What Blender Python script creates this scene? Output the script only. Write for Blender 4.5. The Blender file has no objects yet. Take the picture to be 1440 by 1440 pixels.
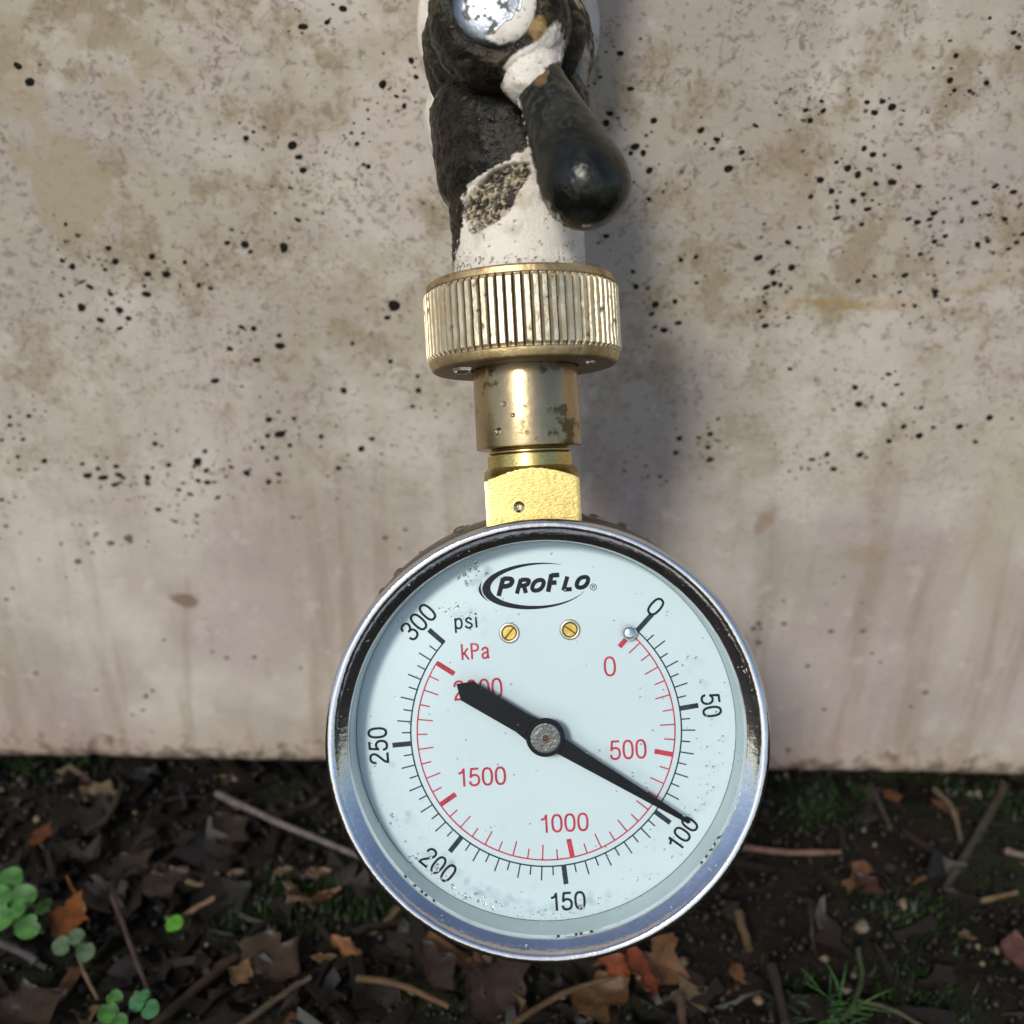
import bpy, bmesh, math, random
import numpy as np
from mathutils import Vector, Matrix, noise

random.seed(11)
rng = np.random.default_rng(11)
SC = bpy.context.scene
COL = SC.collection

# ------------------------------------------------------------------ camera, sky, sun, exposure
F = 1560.0            # focal length in photo pixels (photo is 1440 wide)
D = 165.0             # mm from lens to the dial face
PITCH = math.radians(28.0)
ROLL = math.radians(1.1)
YC = 0.230            # camera to wall, m
H = 0.2072            # camera above the soil, m
CAM_M = (Matrix.Translation((0, -YC, H)) @ Matrix.Rotation(math.pi/2 - PITCH, 4, 'X')
         @ Matrix.Rotation(ROLL, 4, 'Z'))
cam_data = bpy.data.cameras.new('camera')
cam = bpy.data.objects.new('camera', cam_data)
COL.objects.link(cam)
cam.matrix_world = CAM_M
cam_data.sensor_width = 36
cam_data.lens = 36 * F / 1440
cam_data.clip_start = 0.005
cam_data.clip_end = 500
cam_data.dof.use_dof = True
cam_data.dof.focus_distance = 0.170
cam_data.dof.aperture_fstop = 20
SC.camera = cam

SUN_AZ = math.radians(21)      # to the left of straight behind the camera
SUN_EL = math.radians(38)
world = bpy.data.worlds.new('World'); SC.world = world
world.use_nodes = True
wnt = world.node_tree
wnt.nodes.clear()
wo = wnt.nodes.new('ShaderNodeOutputWorld')
wb = wnt.nodes.new('ShaderNodeBackground')
ws = wnt.nodes.new('ShaderNodeTexSky')
ws.sky_type = 'NISHITA'; ws.sun_disc = False
ws.sun_elevation = SUN_EL; ws.sun_rotation = math.pi + SUN_AZ
ws.air_density = 1.0; ws.dust_density = 1.2; ws.ozone_density = 0.5
wb.inputs[1].default_value = 0.11
wnt.links.new(ws.outputs[0], wb.inputs[0]); wnt.links.new(wb.outputs[0], wo.inputs[0])
sun_d = bpy.data.lights.new('sun', 'SUN')
sun_d.energy = 1.9; sun_d.angle = math.radians(9); sun_d.color = (1.0, 0.94, 0.83)
sun = bpy.data.objects.new('sun', sun_d); COL.objects.link(sun)
sdir = Vector((-math.sin(SUN_AZ)*math.cos(SUN_EL), -math.cos(SUN_AZ)*math.cos(SUN_EL), math.sin(SUN_EL)))
sun.rotation_euler = sdir.to_track_quat('Z', 'Y').to_euler()
sun.location = (-1, -2, 2)
SC.view_settings.view_transform = 'Standard'
SC.view_settings.look = 'None'
SC.view_settings.gamma = 1
SC.view_settings.use_curve_mapping = False
SC.view_settings.exposure = 0.16
SC.render.engine = 'CYCLES'
SC.cycles.max_bounces = 6
SC.cycles.diffuse_bounces = 2
SC.cycles.glossy_bounces = 3
SC.cycles.transmission_bounces = 5
SC.cycles.transparent_max_bounces = 8
SC.cycles.caustics_reflective = False
SC.cycles.caustics_refractive = False
SC.cycles.use_adaptive_sampling = True
SC.cycles.adaptive_threshold = 0.03
SC.cycles.use_denoising = True

# ------------------------------------------------------------------ frames
# rig frame: millimetres, x right, y up, z towards the lens, origin on the lens axis at the dial's distance
RIG = CAM_M @ Matrix.Translation((0, 0, -D/1000))
RIG_R = RIG.to_3x3().to_4x4()
def C(px, py, z=0.0):
    d = D - z
    return Vector(((px-720)/F*d, (720-py)/F*d, z))
def to_px(v):
    d = D - v[2]
    return 720 + v[0]/d*F, 720 - v[1]/d*F
def ray(px, py):
    o = CAM_M.translation
    return o, (CAM_M.to_3x3() @ Vector(((px-720)/F, (720-py)/F, -1)))
def wall_pt(px, py):
    o, d = ray(px, py); t = -o.y/d.y
    return o + d*t
def ground_h(x, y):
    v = Vector((x, y, 0))
    h = 0.0035*noise.noise(v*28) + 0.0018*noise.noise(v*75 + Vector((3, 1, 0))) + 0.0008*noise.noise(v*210)
    e = max(0.0, min(1.0, (0.6 - max(abs(x), abs(y)))/0.3))
    return h*e
def ground_pt(px, py, lift=0.0):
    o, d = ray(px, py); z = 0.0
    for _ in range(6):
        t = (z + lift - o.z)/d.z
        p = o + d*t
        z = ground_h(p.x, p.y)
    return p

# ------------------------------------------------------------------ helpers: objects
def mk_mesh(name, verts, faces, smooth=True, sharp=None):
    me = bpy.data.meshes.new(name)
    me.from_pydata([tuple(v) for v in verts], [], faces)
    me.validate(); me.update()
    if smooth:
        me.shade_smooth()
        if sharp: me.set_sharp_from_angle(angle=math.radians(sharp))
    return me
def put(name, me, mat, parent=None, loc=None):
    o = bpy.data.objects.new(name, me); COL.objects.link(o)
    if mat is not None and len(me.materials) == 0: me.materials.append(mat)
    if parent: o.parent = parent
    if loc is not None: o.location = loc
    return o
def tag(o, label, cat, group=None, kind=None):
    if label: o['label'] = label
    if cat: o['category'] = cat
    if group: o['group'] = group
    if kind: o['kind'] = kind
    return o
def empty(name, M):
    o = bpy.data.objects.new(name, None); COL.objects.link(o)
    o.empty_display_size = 0.01
    o.matrix_world = M
    return o
def attrs(me, cols, dirt=None):
    a = me.color_attributes.new('Col', 'FLOAT_COLOR', 'POINT')
    c = np.ones((len(me.vertices), 4), dtype=np.float32); c[:, :3] = np.asarray(cols)[:, :3]
    a.data.foreach_set('color', c.ravel())
    if dirt is not None:
        b = me.attributes.new('Dirt', 'FLOAT', 'POINT')
        b.data.foreach_set('value', np.asarray(dirt, dtype=np.float32))
def rigpart(name, verts, faces, mat, root, origin, smooth=True, sharp=None, cols=None, dirt=None):
    vs = [((v[0]-origin[0])/1000, (v[1]-origin[1])/1000, (v[2]-origin[2])/1000) for v in verts]
    me = mk_mesh(name, vs, faces, smooth, sharp)
    if cols is not None: attrs(me, cols, dirt)
    return put(name, me, mat, root)
def resample(profile, step):
    out = []
    for (a, b) in zip(profile[:-1], profile[1:]):
        n = max(1, int(math.dist(a, b)/step))
        for i in range(n):
            t = i/n; out.append((a[0]+(b[0]-a[0])*t, a[1]+(b[1]-a[1])*t))
    out.append(profile[-1]); return out
def lathe(profile, nseg, org, axis, ref=None):
    """profile: (along, radius); returns verts, faces"""
    axis = Vector(axis).normalized()
    ref = Vector(ref) if ref is not None else (Vector((0, 0, 1)) if abs(axis.z) < .9 else Vector((0, 1, 0)))
    e1 = (ref - axis*ref.dot(axis)).normalized(); e2 = axis.cross(e1)
    V = []; Fc = []
    for (s, r) in profile:
        for j in range(nseg):
            a = 2*math.pi*j/nseg
            V.append(Vector(org) + axis*s + (e1*math.cos(a) + e2*math.sin(a))*max(r, 1e-4))
    n = len(profile)
    for i in range(n-1):
        for j in range(nseg):
            k = (j+1) % nseg
            Fc.append((i*nseg+j, i*nseg+k, (i+1)*nseg+k, (i+1)*nseg+j))
    return V, Fc
def smoothprof(pts, n=8):
    """Catmull-Rom through profile points"""
    out = []
    P = [pts[0]] + list(pts) + [pts[-1]]
    for i in range(1, len(P)-2):
        p0, p1, p2, p3 = [np.array(P[k], float) for k in (i-1, i, i+1, i+2)]
        for j in range(n):
            t = j/n
            out.append(tuple(0.5*((2*p1)+(p2-p0)*t+(2*p0-5*p1+4*p2-p3)*t*t+(3*p1-p0-3*p2+p3)*t**3)))
    out.append(tuple(pts[-1])); return out
def sstep(a, b, x):
    t = max(0.0, min(1.0, (x-a)/(b-a))); return t*t*(3-2*t)
def fbm(v, octv=4):
    s = 0; a = .5; q = Vector(v)
    for _ in range(octv):
        s += a*noise.noise(q); q = q*2.03 + Vector((1.7, 9.2, 4.1)); a *= .5
    return s
def lerp3(a, b, t): return (a[0]+(b[0]-a[0])*t, a[1]+(b[1]-a[1])*t, a[2]+(b[2]-a[2])*t)
def inpoly(x, y, poly):
    c = False; n = len(poly)
    for i in range(n):
        x1, y1 = poly[i]; x2, y2 = poly[i-1]
        if (y1 > y) != (y2 > y) and x < (x2-x1)*(y-y1)/(y2-y1)+x1: c = not c
    return c
def polydist(x, y, poly):
    """signed distance, positive inside"""
    d = 1e9; n = len(poly)
    for i in range(n):
        x1, y1 = poly[i-1]; x2, y2 = poly[i]
        dx, dy = x2-x1, y2-y1
        t = max(0, min(1, ((x-x1)*dx+(y-y1)*dy)/(dx*dx+dy*dy+1e-9)))
        d = min(d, math.hypot(x-x1-t*dx, y-y1-t*dy))
    return d if inpoly(x, y, poly) else -d

# ------------------------------------------------------------------ helpers: materials
class NT:
    def __init__(s, name):
        s.m = bpy.data.materials.new(name); s.m.use_nodes = True
        s.t = s.m.node_tree; s.t.nodes.clear()
        s.out = s.t.nodes.new('ShaderNodeOutputMaterial')
    def n(s, typ, ins=None, **kw):
        nd = s.t.nodes.new('ShaderNode'+typ)
        for k, v in kw.items(): setattr(nd, k, v)
        for k, v in (ins or {}).items():
            sock = nd.inputs[k]
            if hasattr(v, 'node'): s.t.links.new(v, sock)
            else:
                try: sock.default_value = v
                except Exception: sock.default_value = (*v, 1.0)
        return nd
    def math(s, op, a, b=0.0, c=0.0, clamp=False):
        nd = s.n('Math', {0: a, 1: b, 2: c}, operation=op); nd.use_clamp = clamp
        return nd.outputs[0]
    def mix(s, f, a, b, blend='MIX'):
        nd = s.n('MixRGB', {0: f, 1: a, 2: b}, blend_type=blend); return nd.outputs[0]
    def noise(s, co, scale, detail=4, rough=.55, dist=0.0, out=0):
        return s.n('TexNoise', {'Vector': co, 'Scale': scale, 'Detail': detail, 'Roughness': rough, 'Distortion': dist}).outputs[out]
    def ramp(s, x, a, b, va=0.0, vb=1.0):
        nd = s.n('MapRange', {0: x, 1: a, 2: b, 3: va, 4: vb}); nd.interpolation_type = 'SMOOTHSTEP'
        return nd.outputs[0]
    def obj(s): return s.n('TexCoord').outputs['Object']
    def scale(s, co, v, off=(0, 0, 0)):
        nd = s.n('Mapping', {'Vector': co, 'Location': off, 'Scale': v}); return nd.outputs[0]
    def bump(s, h, strength, dist, normal=None):
        ins = {'Height': h, 'Strength': strength, 'Distance': dist}
        if normal is not None: ins['Normal'] = normal
        return s.n('Bump', ins).outputs[0]
    def attr(s, nm, out='Color'):
        return s.n('Attribute', attribute_name=nm).outputs[out]
    def bsdf(s, **ins):
        p = s.n('BsdfPrincipled', {k.replace('_', ' '): v for k, v in ins.items()})
        s.t.links.new(p.outputs[0], s.out.inputs[0]); return p

def simple(name, col, rough=.5, metal=0.0, var=0.15, scale=300, bump=0.0, bdist=0.0002, spec=.5):
    t = NT(name); co = t.obj()
    nz = t.noise(co, scale, 5)
    c = t.mix(t.ramp(nz, .3, .7), tuple(x*(1-var) for x in col), tuple(min(1, x*(1+var)) for x in col))
    ins = dict(Base_Color=c, Roughness=rough, Metallic=metal, Specular_IOR_Level=spec)
    if bump: ins['Normal'] = t.bump(t.noise(co, scale*3, 4), bump, bdist)
    t.bsdf(**ins); return t.m

def m_wall():
    t = NT('weathered_concrete'); co3 = t.obj()
    sep = t.n('SeparateXYZ', {0: co3}); X, Z = sep.outputs[0], sep.outputs[2]
    co = t.n('CombineXYZ', {0: X, 1: Z, 2: 0.0}).outputs[0]       # across and up the face
    def nz(scale, detail=4, rough=.6, off=(0, 0), st=(1, 1), src=None, dist=0.0, out=0):
        v = t.scale(src or co, (st[0], st[1], 1), (off[0], off[1], 0))
        n_ = t.n('TexNoise', {'Vector': v, 'Scale': scale, 'Detail': detail, 'Roughness': rough, 'Distortion': dist}, noise_dimensions='2D')
        return n_.outputs[out]
    mul = lambda *a: a[0] if len(a) == 1 else t.math('MULTIPLY', a[0], mul(*a[1:]))
    base = (0.42, 0.375, 0.33); pale = (0.585, 0.54, 0.485); pink = (0.42, 0.345, 0.33); olive = (0.43, 0.39, 0.30); tan = (0.285, 0.225, 0.15)
    up = t.ramp(Z, 0.06, 0.15)                                    # the upper face is mildewed, the lower one washed by rain
    n1 = nz(17, 5, .62); n2 = nz(34, 5, .65, (3, 7)); n3 = nz(13, 4, .6, (9, 2)); n4 = nz(80, 5, .68, (2, 8))
    c = t.mix(t.ramp(n1, .38, .62), base, pale)
    c = t.mix(mul(t.ramp(n3, .42, .6), t.math('MULTIPLY_ADD', up, -.4, .7)), c, pink)
    c = t.mix(mul(t.ramp(n2, .44, .64), t.math('MULTIPLY_ADD', up, .62, .14)), c, olive)
    low = t.ramp(Z, 0.15, 0.05)
    run = nz(120, 4, .55, (0, 0), (1, .10), dist=.3)
    c = t.mix(mul(t.ramp(run, .50, .70), low, .5), c, (0.30, 0.235, 0.175))
    run2 = nz(55, 3, .55, (5, 0), (1, .14), dist=.4)
    c = t.mix(mul(t.ramp(run2, .50, .68), low, .45), c, (0.58, 0.53, 0.48))
    patch = mul(t.ramp(n4, .44, .60), t.math('MULTIPLY_ADD', up, .9, .10))
    warp = t.n('VectorMath', {0: co, 1: t.n('VectorMath', {0: nz(260, 2, .5, out=1), 1: (.004, .004, 0)}, operation='MULTIPLY').outputs[0]}, operation='ADD').outputs[0]
    fr = nz(800, 3, .62, src=warp)
    c = t.mix(mul(t.ramp(fr, .52, .64), patch, .70), c, (0.17, 0.13, 0.085))
    fr2 = nz(380, 4, .68, (4, 4), (1, 1.25))
    c = t.mix(mul(t.ramp(fr2, .57, .66), t.math('MULTIPLY_ADD', up, .50, .12), .8), c, (0.12, 0.10, 0.07))
    c = t.mix(mul(patch, t.ramp(n2, .44, .60), .68), c, tan)
    c = t.mix(mul(t.ramp(nz(150, 4, .6, (6, 1)), .60, .74), .28), c, (0.66, 0.63, 0.59))
    wx = t.n('VectorMath', {0: nz(60, 4, .62, out=1), 1: (.5, .5, .5)}, operation='SUBTRACT').outputs[0]
    wco = t.n('VectorMath', {0: co, 1: t.n('VectorMath', {0: wx, 1: (.022, .022, 0)}, operation='MULTIPLY').outputs[0]}, operation='ADD').outputs[0]
    wsm = t.n('VectorMath', {0: co, 1: t.n('VectorMath', {0: wx, 1: (.004, .004, 0)}, operation='MULTIPLY').outputs[0]}, operation='ADD').outputs[0]
    def blob(px, py, rx, ry, rot, col, amt, edge=.18, broken=0.0):
        nonlocal c
        p = wall_pt(px, py); k = (wall_pt(px+1, py)-p).length; ky = (wall_pt(px, py+1)-p).length
        mp = t.n('Mapping', {'Vector': wsm if max(rx, ry) < 36 else wco, 'Location': (p.x, p.z, 0), 'Rotation': (0, 0, rot), 'Scale': (rx*k, ry*ky, 1.0)}, vector_type='TEXTURE').outputs[0]
        d = t.n('VectorMath', {0: mp}, operation='LENGTH').outputs['Value']
        f = mul(t.ramp(d, 1+edge, 1-edge), amt)
        if broken: f = mul(f, t.ramp(fr2, .62-broken*.2, .40))
        c = t.mix(f, c, col)
    st = (0.36, 0.305, 0.205)
    blob(98, 262, 56, 72, 0, st, .72, .08)
    blob(42, 185, 18, 60, -.2, st, .5)
    blob(15, 90, 50, 75, 0, st, .55)
    blob(170, 60, 55, 30, -.6, st, .5)
    blob(165, 128, 24, 26, -.6, st, .42)
    blob(215, 85, 26, 17, 0, st, .45)
    blob(1205, 436, 95, 13, .22, (0.36, 0.25, 0.10), .55, .8)
    blob(1150, 450, 40, 9, .22, (0.33, 0.21, 0.07), .5, .9)
    blob(1375, 395, 40, 10, .45, (0.35, 0.26, 0.12), .45, .8)
    blob(1075, 735, 12, 18, -.3, (0.28, 0.19, 0.12), .6, .4)
    blob(1218, 780, 32, 14, 0, (0.34, 0.27, 0.17), .55, .6)
    blob(1405, 750, 50, 120, .1, (0.42, 0.38, 0.26), .45, .8)
    blob(1100, 245, 20, 55, .1, (0.28, 0.21, 0.13), .35, .8)
    blob(257, 842, 20, 8, -.28, (0.20, 0.14, 0.10), .85, .3)
    blob(660, 440, 90, 80, 0, (0.38, 0.32, 0.21), .35, .8)
    blob(450, 400, 130, 60, -.3, (0.34, 0.27, 0.17), .45, .9, .5)
    blob(1010, 290, 130, 40, .2, (0.34, 0.27, 0.17), .4, .9, .5)
    blob(1230, 600, 170, 60, .1, (0.36, 0.29, 0.19), .4, .9, .5)
    edge = t.ramp(t.math('MULTIPLY_ADD', nz(60, 3), .02, Z), .036, .018)
    c = t.mix(mul(edge, .45), c, (0.42, 0.29, 0.22))
    spl = t.ramp(t.math('MULTIPLY_ADD', nz(240, 3, .6, (1, 3)), .03, Z), .030, .020)      # soil splashed on the foot of the wall
    c = t.mix(mul(spl, .75), c, (0.10, 0.07, 0.045))
    h = t.math('ADD', nz(520, 4, .6), mul(fr, .6))
    t.bsdf(Base_Color=c, Roughness=.78, Specular_IOR_Level=.3, Normal=t.bump(h, .35, .0004))
    return t.m

def m_soil():
    t = NT('damp_soil'); co = t.obj()
    n1 = t.noise(co, 60, 6, .65); n2 = t.noise(co, 420, 5, .6); n3 = t.noise(t.scale(co, (1, 1, 1), (2, 5, 0)), 22, 4)
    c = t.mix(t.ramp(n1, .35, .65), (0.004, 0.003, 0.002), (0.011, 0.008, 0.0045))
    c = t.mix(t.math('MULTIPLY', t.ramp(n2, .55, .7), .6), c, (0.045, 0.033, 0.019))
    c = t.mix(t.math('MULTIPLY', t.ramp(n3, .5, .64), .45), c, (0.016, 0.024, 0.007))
    t.bsdf(Base_Color=c, Roughness=.85, Specular_IOR_Level=.25, Normal=t.bump(t.math('ADD', n1, n2), .8, .002))
    return t.m

def m_metal(name, col, rough, vcol=False, bumpk=.1, bscale=900, spot=None, brush=None, tarn=None):
    t = NT(name); co = t.obj()
    c = t.attr('Col') if vcol else None
    nz = t.noise(co, 160, 5, .6)
    if c is None: c = t.mix(t.ramp(nz, .35, .7), tuple(x*.86 for x in col), col)
    rg = t.math('MULTIPLY_ADD', t.noise(co, 420, 4), .16, rough-.08)
    metal = 1.0
    if tarn:
        f = t.math('MULTIPLY', t.ramp(t.noise(t.scale(co, (1, 1, 1), (.3, .1, .2)), tarn[0], 5, .65), tarn[1], tarn[1]+.08), tarn[2])
        c = t.mix(f, c, tarn[3]); rg = t.math('MULTIPLY_ADD', f, .12, rg)
    h = t.noise(co, bscale, 4)
    if brush:
        h = t.math('ADD', t.noise(t.scale(co, brush), 1.0, 3, .6), t.math('MULTIPLY', h, .3))
        c = t.mix(t.math('MULTIPLY', t.ramp(h, .75, .5), .35), c, tuple(x*.45 for x in col))
    ins = dict(Base_Color=c, Roughness=rg, Metallic=metal, Normal=t.bump(h, bumpk, .0002))
    if vcol:
        d = t.attr('Dirt', 'Fac')
        ins['Metallic'] = t.math('SUBTRACT', 1.0, d, clamp=True)
        ins['Roughness'] = t.math('MULTIPLY_ADD', d, .35, rg)
    t.bsdf(**ins); return t.m

def m_painted(name, wet=.16, bump=.55, sp=.30):
    """flaking paint over dark metal: colour and bareness live on the surface"""
    t = NT(name); co = t.obj()
    c = t.attr('Col'); d = t.attr('Dirt', 'Fac')      # d: 1 = bare dark metal, 0 = paint
    nz = t.noise(co, 1400, 5, .6); n2 = t.noise(co, 420, 5, .65)
    c = t.mix(t.math('MULTIPLY', t.ramp(nz, .60, .72), t.math('MULTIPLY_ADD', d, .2, .04)), c, (0.05, 0.042, 0.025))
    c = t.mix(t.math('MULTIPLY', t.math('MULTIPLY', t.ramp(n2, .62, .74), d), .18), c, (0.12, 0.085, 0.04))
    rg = t.math('SUBTRACT', t.math('MULTIPLY_ADD', n2, .30, .50), t.math('MULTIPLY', d, .52-wet+.1))
    t.bsdf(Base_Color=c, Roughness=rg, Specular_IOR_Level=t.math('SUBTRACT', .5, t.math('MULTIPLY', d, sp)), Normal=t.bump(t.math('ADD', nz, n2), bump, .00045))
    return t.m

def m_glass():
    t = NT('clear_window'); 
    fr = t.n('Fresnel', {'IOR': 1.28}).outputs[0]
    tr = t.n('BsdfTransparent', {0: (0.93, 0.985, 1.0, 1)}).outputs[0]
    gl = t.n('BsdfGlossy', {'Roughness': .03}).outputs[0]
    mx = t.n('MixShader', {0: fr, 1: tr, 2: gl}).outputs[0]
    t.t.links.new(mx, t.out.inputs[0]); return t.m

def m_water():
    t = NT('water_bead')
    t.bsdf(Base_Color=(1, 1, 1, 1), Roughness=.02, IOR=1.33, Transmission_Weight=1.0)
    return t.m

def m_leaf(name, col, col2, rough=.6):
    t = NT(name); co = t.obj()
    n1 = t.noise(co, 260, 5, .6)
    c = t.mix(t.ramp(n1, .35, .68), col, col2)
    t.bsdf(Base_Color=c, Roughness=rough, Specular_IOR_Level=.35, Normal=t.bump(t.noise(co, 700, 4), .4, .0004))
    return t.m

M = {}
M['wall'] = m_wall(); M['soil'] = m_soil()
M['chrome'] = m_metal('wet_chrome', (0.78, 0.78, 0.80), .11, bumpk=.2, bscale=1300)
M['steel_case'] = m_metal('dark_steel_case', (0.22, 0.195, 0.175), .3, bumpk=.2)
M['brass_knurl'] = m_metal('worn_brass_knurl', (0.8, 0.62, 0.34), .42, vcol=True, bumpk=.5, bscale=1500)
M['brass_dull'] = m_metal('tarnished_brass', (0.50, 0.385, 0.225), .29, bumpk=.2, tarn=(210, .545, .8, (0.10, 0.075, 0.04)))
M['brass_bright'] = m_metal('bright_brushed_brass', (0.72, 0.56, 0.21), .30, bumpk=.22, brush=(1500, 3800, 1500))
M['brass_thread'] = m_metal('brass_thread', (0.55, 0.42, 0.19), .3, bumpk=.2)
M['brass_screw'] = m_metal('brass_screw', (0.62, 0.42, 0.10), .4, bumpk=.2)
M['dial'] = simple('white_dial', (0.70, 0.785, 0.82), .45, var=.015, scale=60, spec=.3)
M['ringwall'] = simple('pale_case_lining', (0.66, 0.755, 0.775), .4, var=.05, scale=80)
M['ink'] = simple('black_ink', (0.010, 0.013, 0.015), .6, var=.3, scale=900, spec=.15)
M['ink_grey'] = simple('charcoal_ink', (0.028, 0.038, 0.05), .6, var=.4, scale=700, spec=.15)
M['red'] = simple('red_ink', (0.58, 0.045, 0.075), .6, var=.2, scale=500, spec=.2)
M['needle'] = simple('black_needle', (0.005, 0.005, 0.005), .6, var=.2, scale=200, spec=.12)
M['hub'] = m_metal('turned_steel_hub', (0.17, 0.16, 0.15), .34, bumpk=.6, bscale=1800)
M['rust'] = simple('rusty_pin', (0.16, 0.05, 0.02), .7)
M['collar_ring'] = m_metal('screw_ring', (0.62, 0.55, 0.42), .35)
M['glass'] = m_glass(); M['water'] = m_water()
M['paint'] = m_painted('flaking_white_paint')
M['grip'] = m_painted('worn_black_grip', wet=.2, bump=.18, sp=.1)
M['bolt'] = m_metal('painted_bolt', (0.6, 0.62, 0.66), .34, vcol=True, bumpk=.4)
M['speck'] = simple('black_fungus_speck', (0.013, 0.012, 0.009), .85, var=.5, scale=900, spec=.12)
M['speck_faint'] = simple('faded_brown_speck', (0.13, 0.10, 0.075), .75, var=.3, scale=900)
M['speck_mid'] = simple('dark_brown_speck', (0.055, 0.045, 0.033), .7, var=.3, scale=900)

# ------------------------------------------------------------------ the wall
WB = 0.006          # its lower edge, just above the soil
def box(x0, x1, y0, y1, z0, z1, bev=0.0):
    bm = bmesh.new()
    bmesh.ops.create_cube(bm, size=1)
    for v in bm.verts:
        v.co = Vector(((x0+x1)/2+v.co.x*(x1-x0), (y0+y1)/2+v.co.y*(y1-y0), (z0+z1)/2+v.co.z*(z1-z0)))
    if bev: bmesh.ops.bevel(bm, geom=bm.edges[:], offset=bev, segments=3, affect='EDGES')
    me = bpy.data.meshes.new('box'); bm.to_mesh(me); bm.free(); return me
wx = [-3, -1.5, -.8, -.4] + list(np.arange(-.26, .26, .0013)) + [.4, .8, 1.5, 3]
rowsW = [(.12, WB), (.0075, WB), (.0045, WB+.0002), (.0018, WB+.0009), (.0004, WB+.0026), (0, WB+.0052), (0, .05), (0, 2.7), (.12, 2.7), (.12, WB)]
VW = []
for k, (yy, zz) in enumerate(rowsW):
    for x in wx:
        n_ = noise.noise(Vector((x*240, k*.35, 0))) + .6*noise.noise(Vector((x*70, k*.2, 5)))
        chip = max(0, noise.noise(Vector((x*95, 3, 9)))-.28)
        dz = (.0006*n_ + .006*chip) if 1 <= k <= 4 else 0
        dy = (.0005*abs(n_) + .004*chip) if 3 <= k <= 4 else 0
        VW.append((x, yy+dy, zz+dz))
nw = len(wx)
FW = [(k*nw+i, k*nw+i+1, (k+1)*nw+i+1, (k+1)*nw+i) for k in range(len(rowsW)-1) for i in range(nw-1)]
wall = put('concrete_wall', mk_mesh('concrete_wall', VW, FW, True, 40), M['wall'])
tag(wall, 'weathered blotchy grey concrete wall peppered with black specks behind the gauge', 'wall')
put('footing', box(-2.98, 2.98, .012, .11, -.05, WB+.001), simple('dark_footing', (0.06, 0.05, 0.04), .9), wall)

S5 = [(60,222,28),(100,277,34),(1022,90,34),(1105,75,28),(1158,30,34),(1388,205,28),(1404,260,28),(1292,285,30),(1338,325,20),(1365,358,22),(830,467,28),(855,445,18),(986,491,36),(1008,530,26),(1023,575,34),(980,634,18),(890,640,12),(1243,402,16),(1225,450,16),(1205,485,18),(1243,562,20),(1005,742,22),(1428,685,14),(767,820,24),(826,825,36),(845,850,20),(958,836,40),(210,880,26),(245,900,26),(366,838,30),(390,883,28),(357,880,16),(355,910,22),(513,866,28),(498,925,28),(487,965,20),(494,993,32),(303,968,26),(274,952,20),(216,940,16),(207,998,18),(373,992,26),(275,1038,36),(403,1047,28),(434,1075,28),(339,1080,26),(330,1110,14),(404,1108,24),(624,886,20),(561,926,28),(671,963,22),(710,973,22),(815,1104,24),(856,1109,24),(776,1177,24),(942,1133,22),(944,1167,30),(866,1215,30),(1330,1032,44),(1307,1072,22),(1190,1160,18),(1318,1220,24),(1160,1318,28),(725,1285,30),(1412,1318,24),(1393,1371,20),(1410,1270,18),(907,1416,28),(993,1413,22),(940,1390,16),(97,1404,26),(63,1393,14),(33,1407,22),(222,757,18),(262,795,20),(222,815,18)]
S7 = [(33,235,20),(65,235,16),(5,285,18),(77,283,20),(60,342,20),(28,360,14),(65,385,16),(150,356,26),(278,366,24),(330,382,22),(392,374,26),(295,405,30),(348,412,34),(400,402,24),(415,412,24),(387,436,28),(440,440,16),(460,432,16),(498,412,30),(498,432,24),(523,298,20),(545,305,14),(693,323,22),(667,358,36),(655,375,18),(697,388,24),(570,370,22),(780,377,22),(668,422,22),(700,428,24),(722,428,18),(620,432,16),(603,453,18),(642,468,24),(735,479,24),(833,397,28),(941,400,22),(906,427,26),(941,427,16),(534,520,26),(664,540,26),(664,565,16),(593,560,20),(904,271,24),(945,265,34),(886,311,24),(861,288,16),(978,303,22),(935,346,22),(1084,273,26),(1083,308,14),(1255,281,22),(1220,315,26),(1288,332,16),(1322,303,14),(1142,380,20),(1106,407,16),(433,615,30),(440,628,20),(376,632,24),(297,634,18),(325,602,18),(313,665,16),(207,636,16),(263,695,28),(20,575,24),(5,487,20),(22,823,20),(990,546,20),(1368,588,20),(1300,615,26),(122,1072,20),(493,1150,22),(515,1132,18),(483,1197,18),(447,1212,16),(717,1000,18),(765,1020,16),(858,1018,18),(553,960,16),(1015,1055,18),(325,1128,16)]
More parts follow.
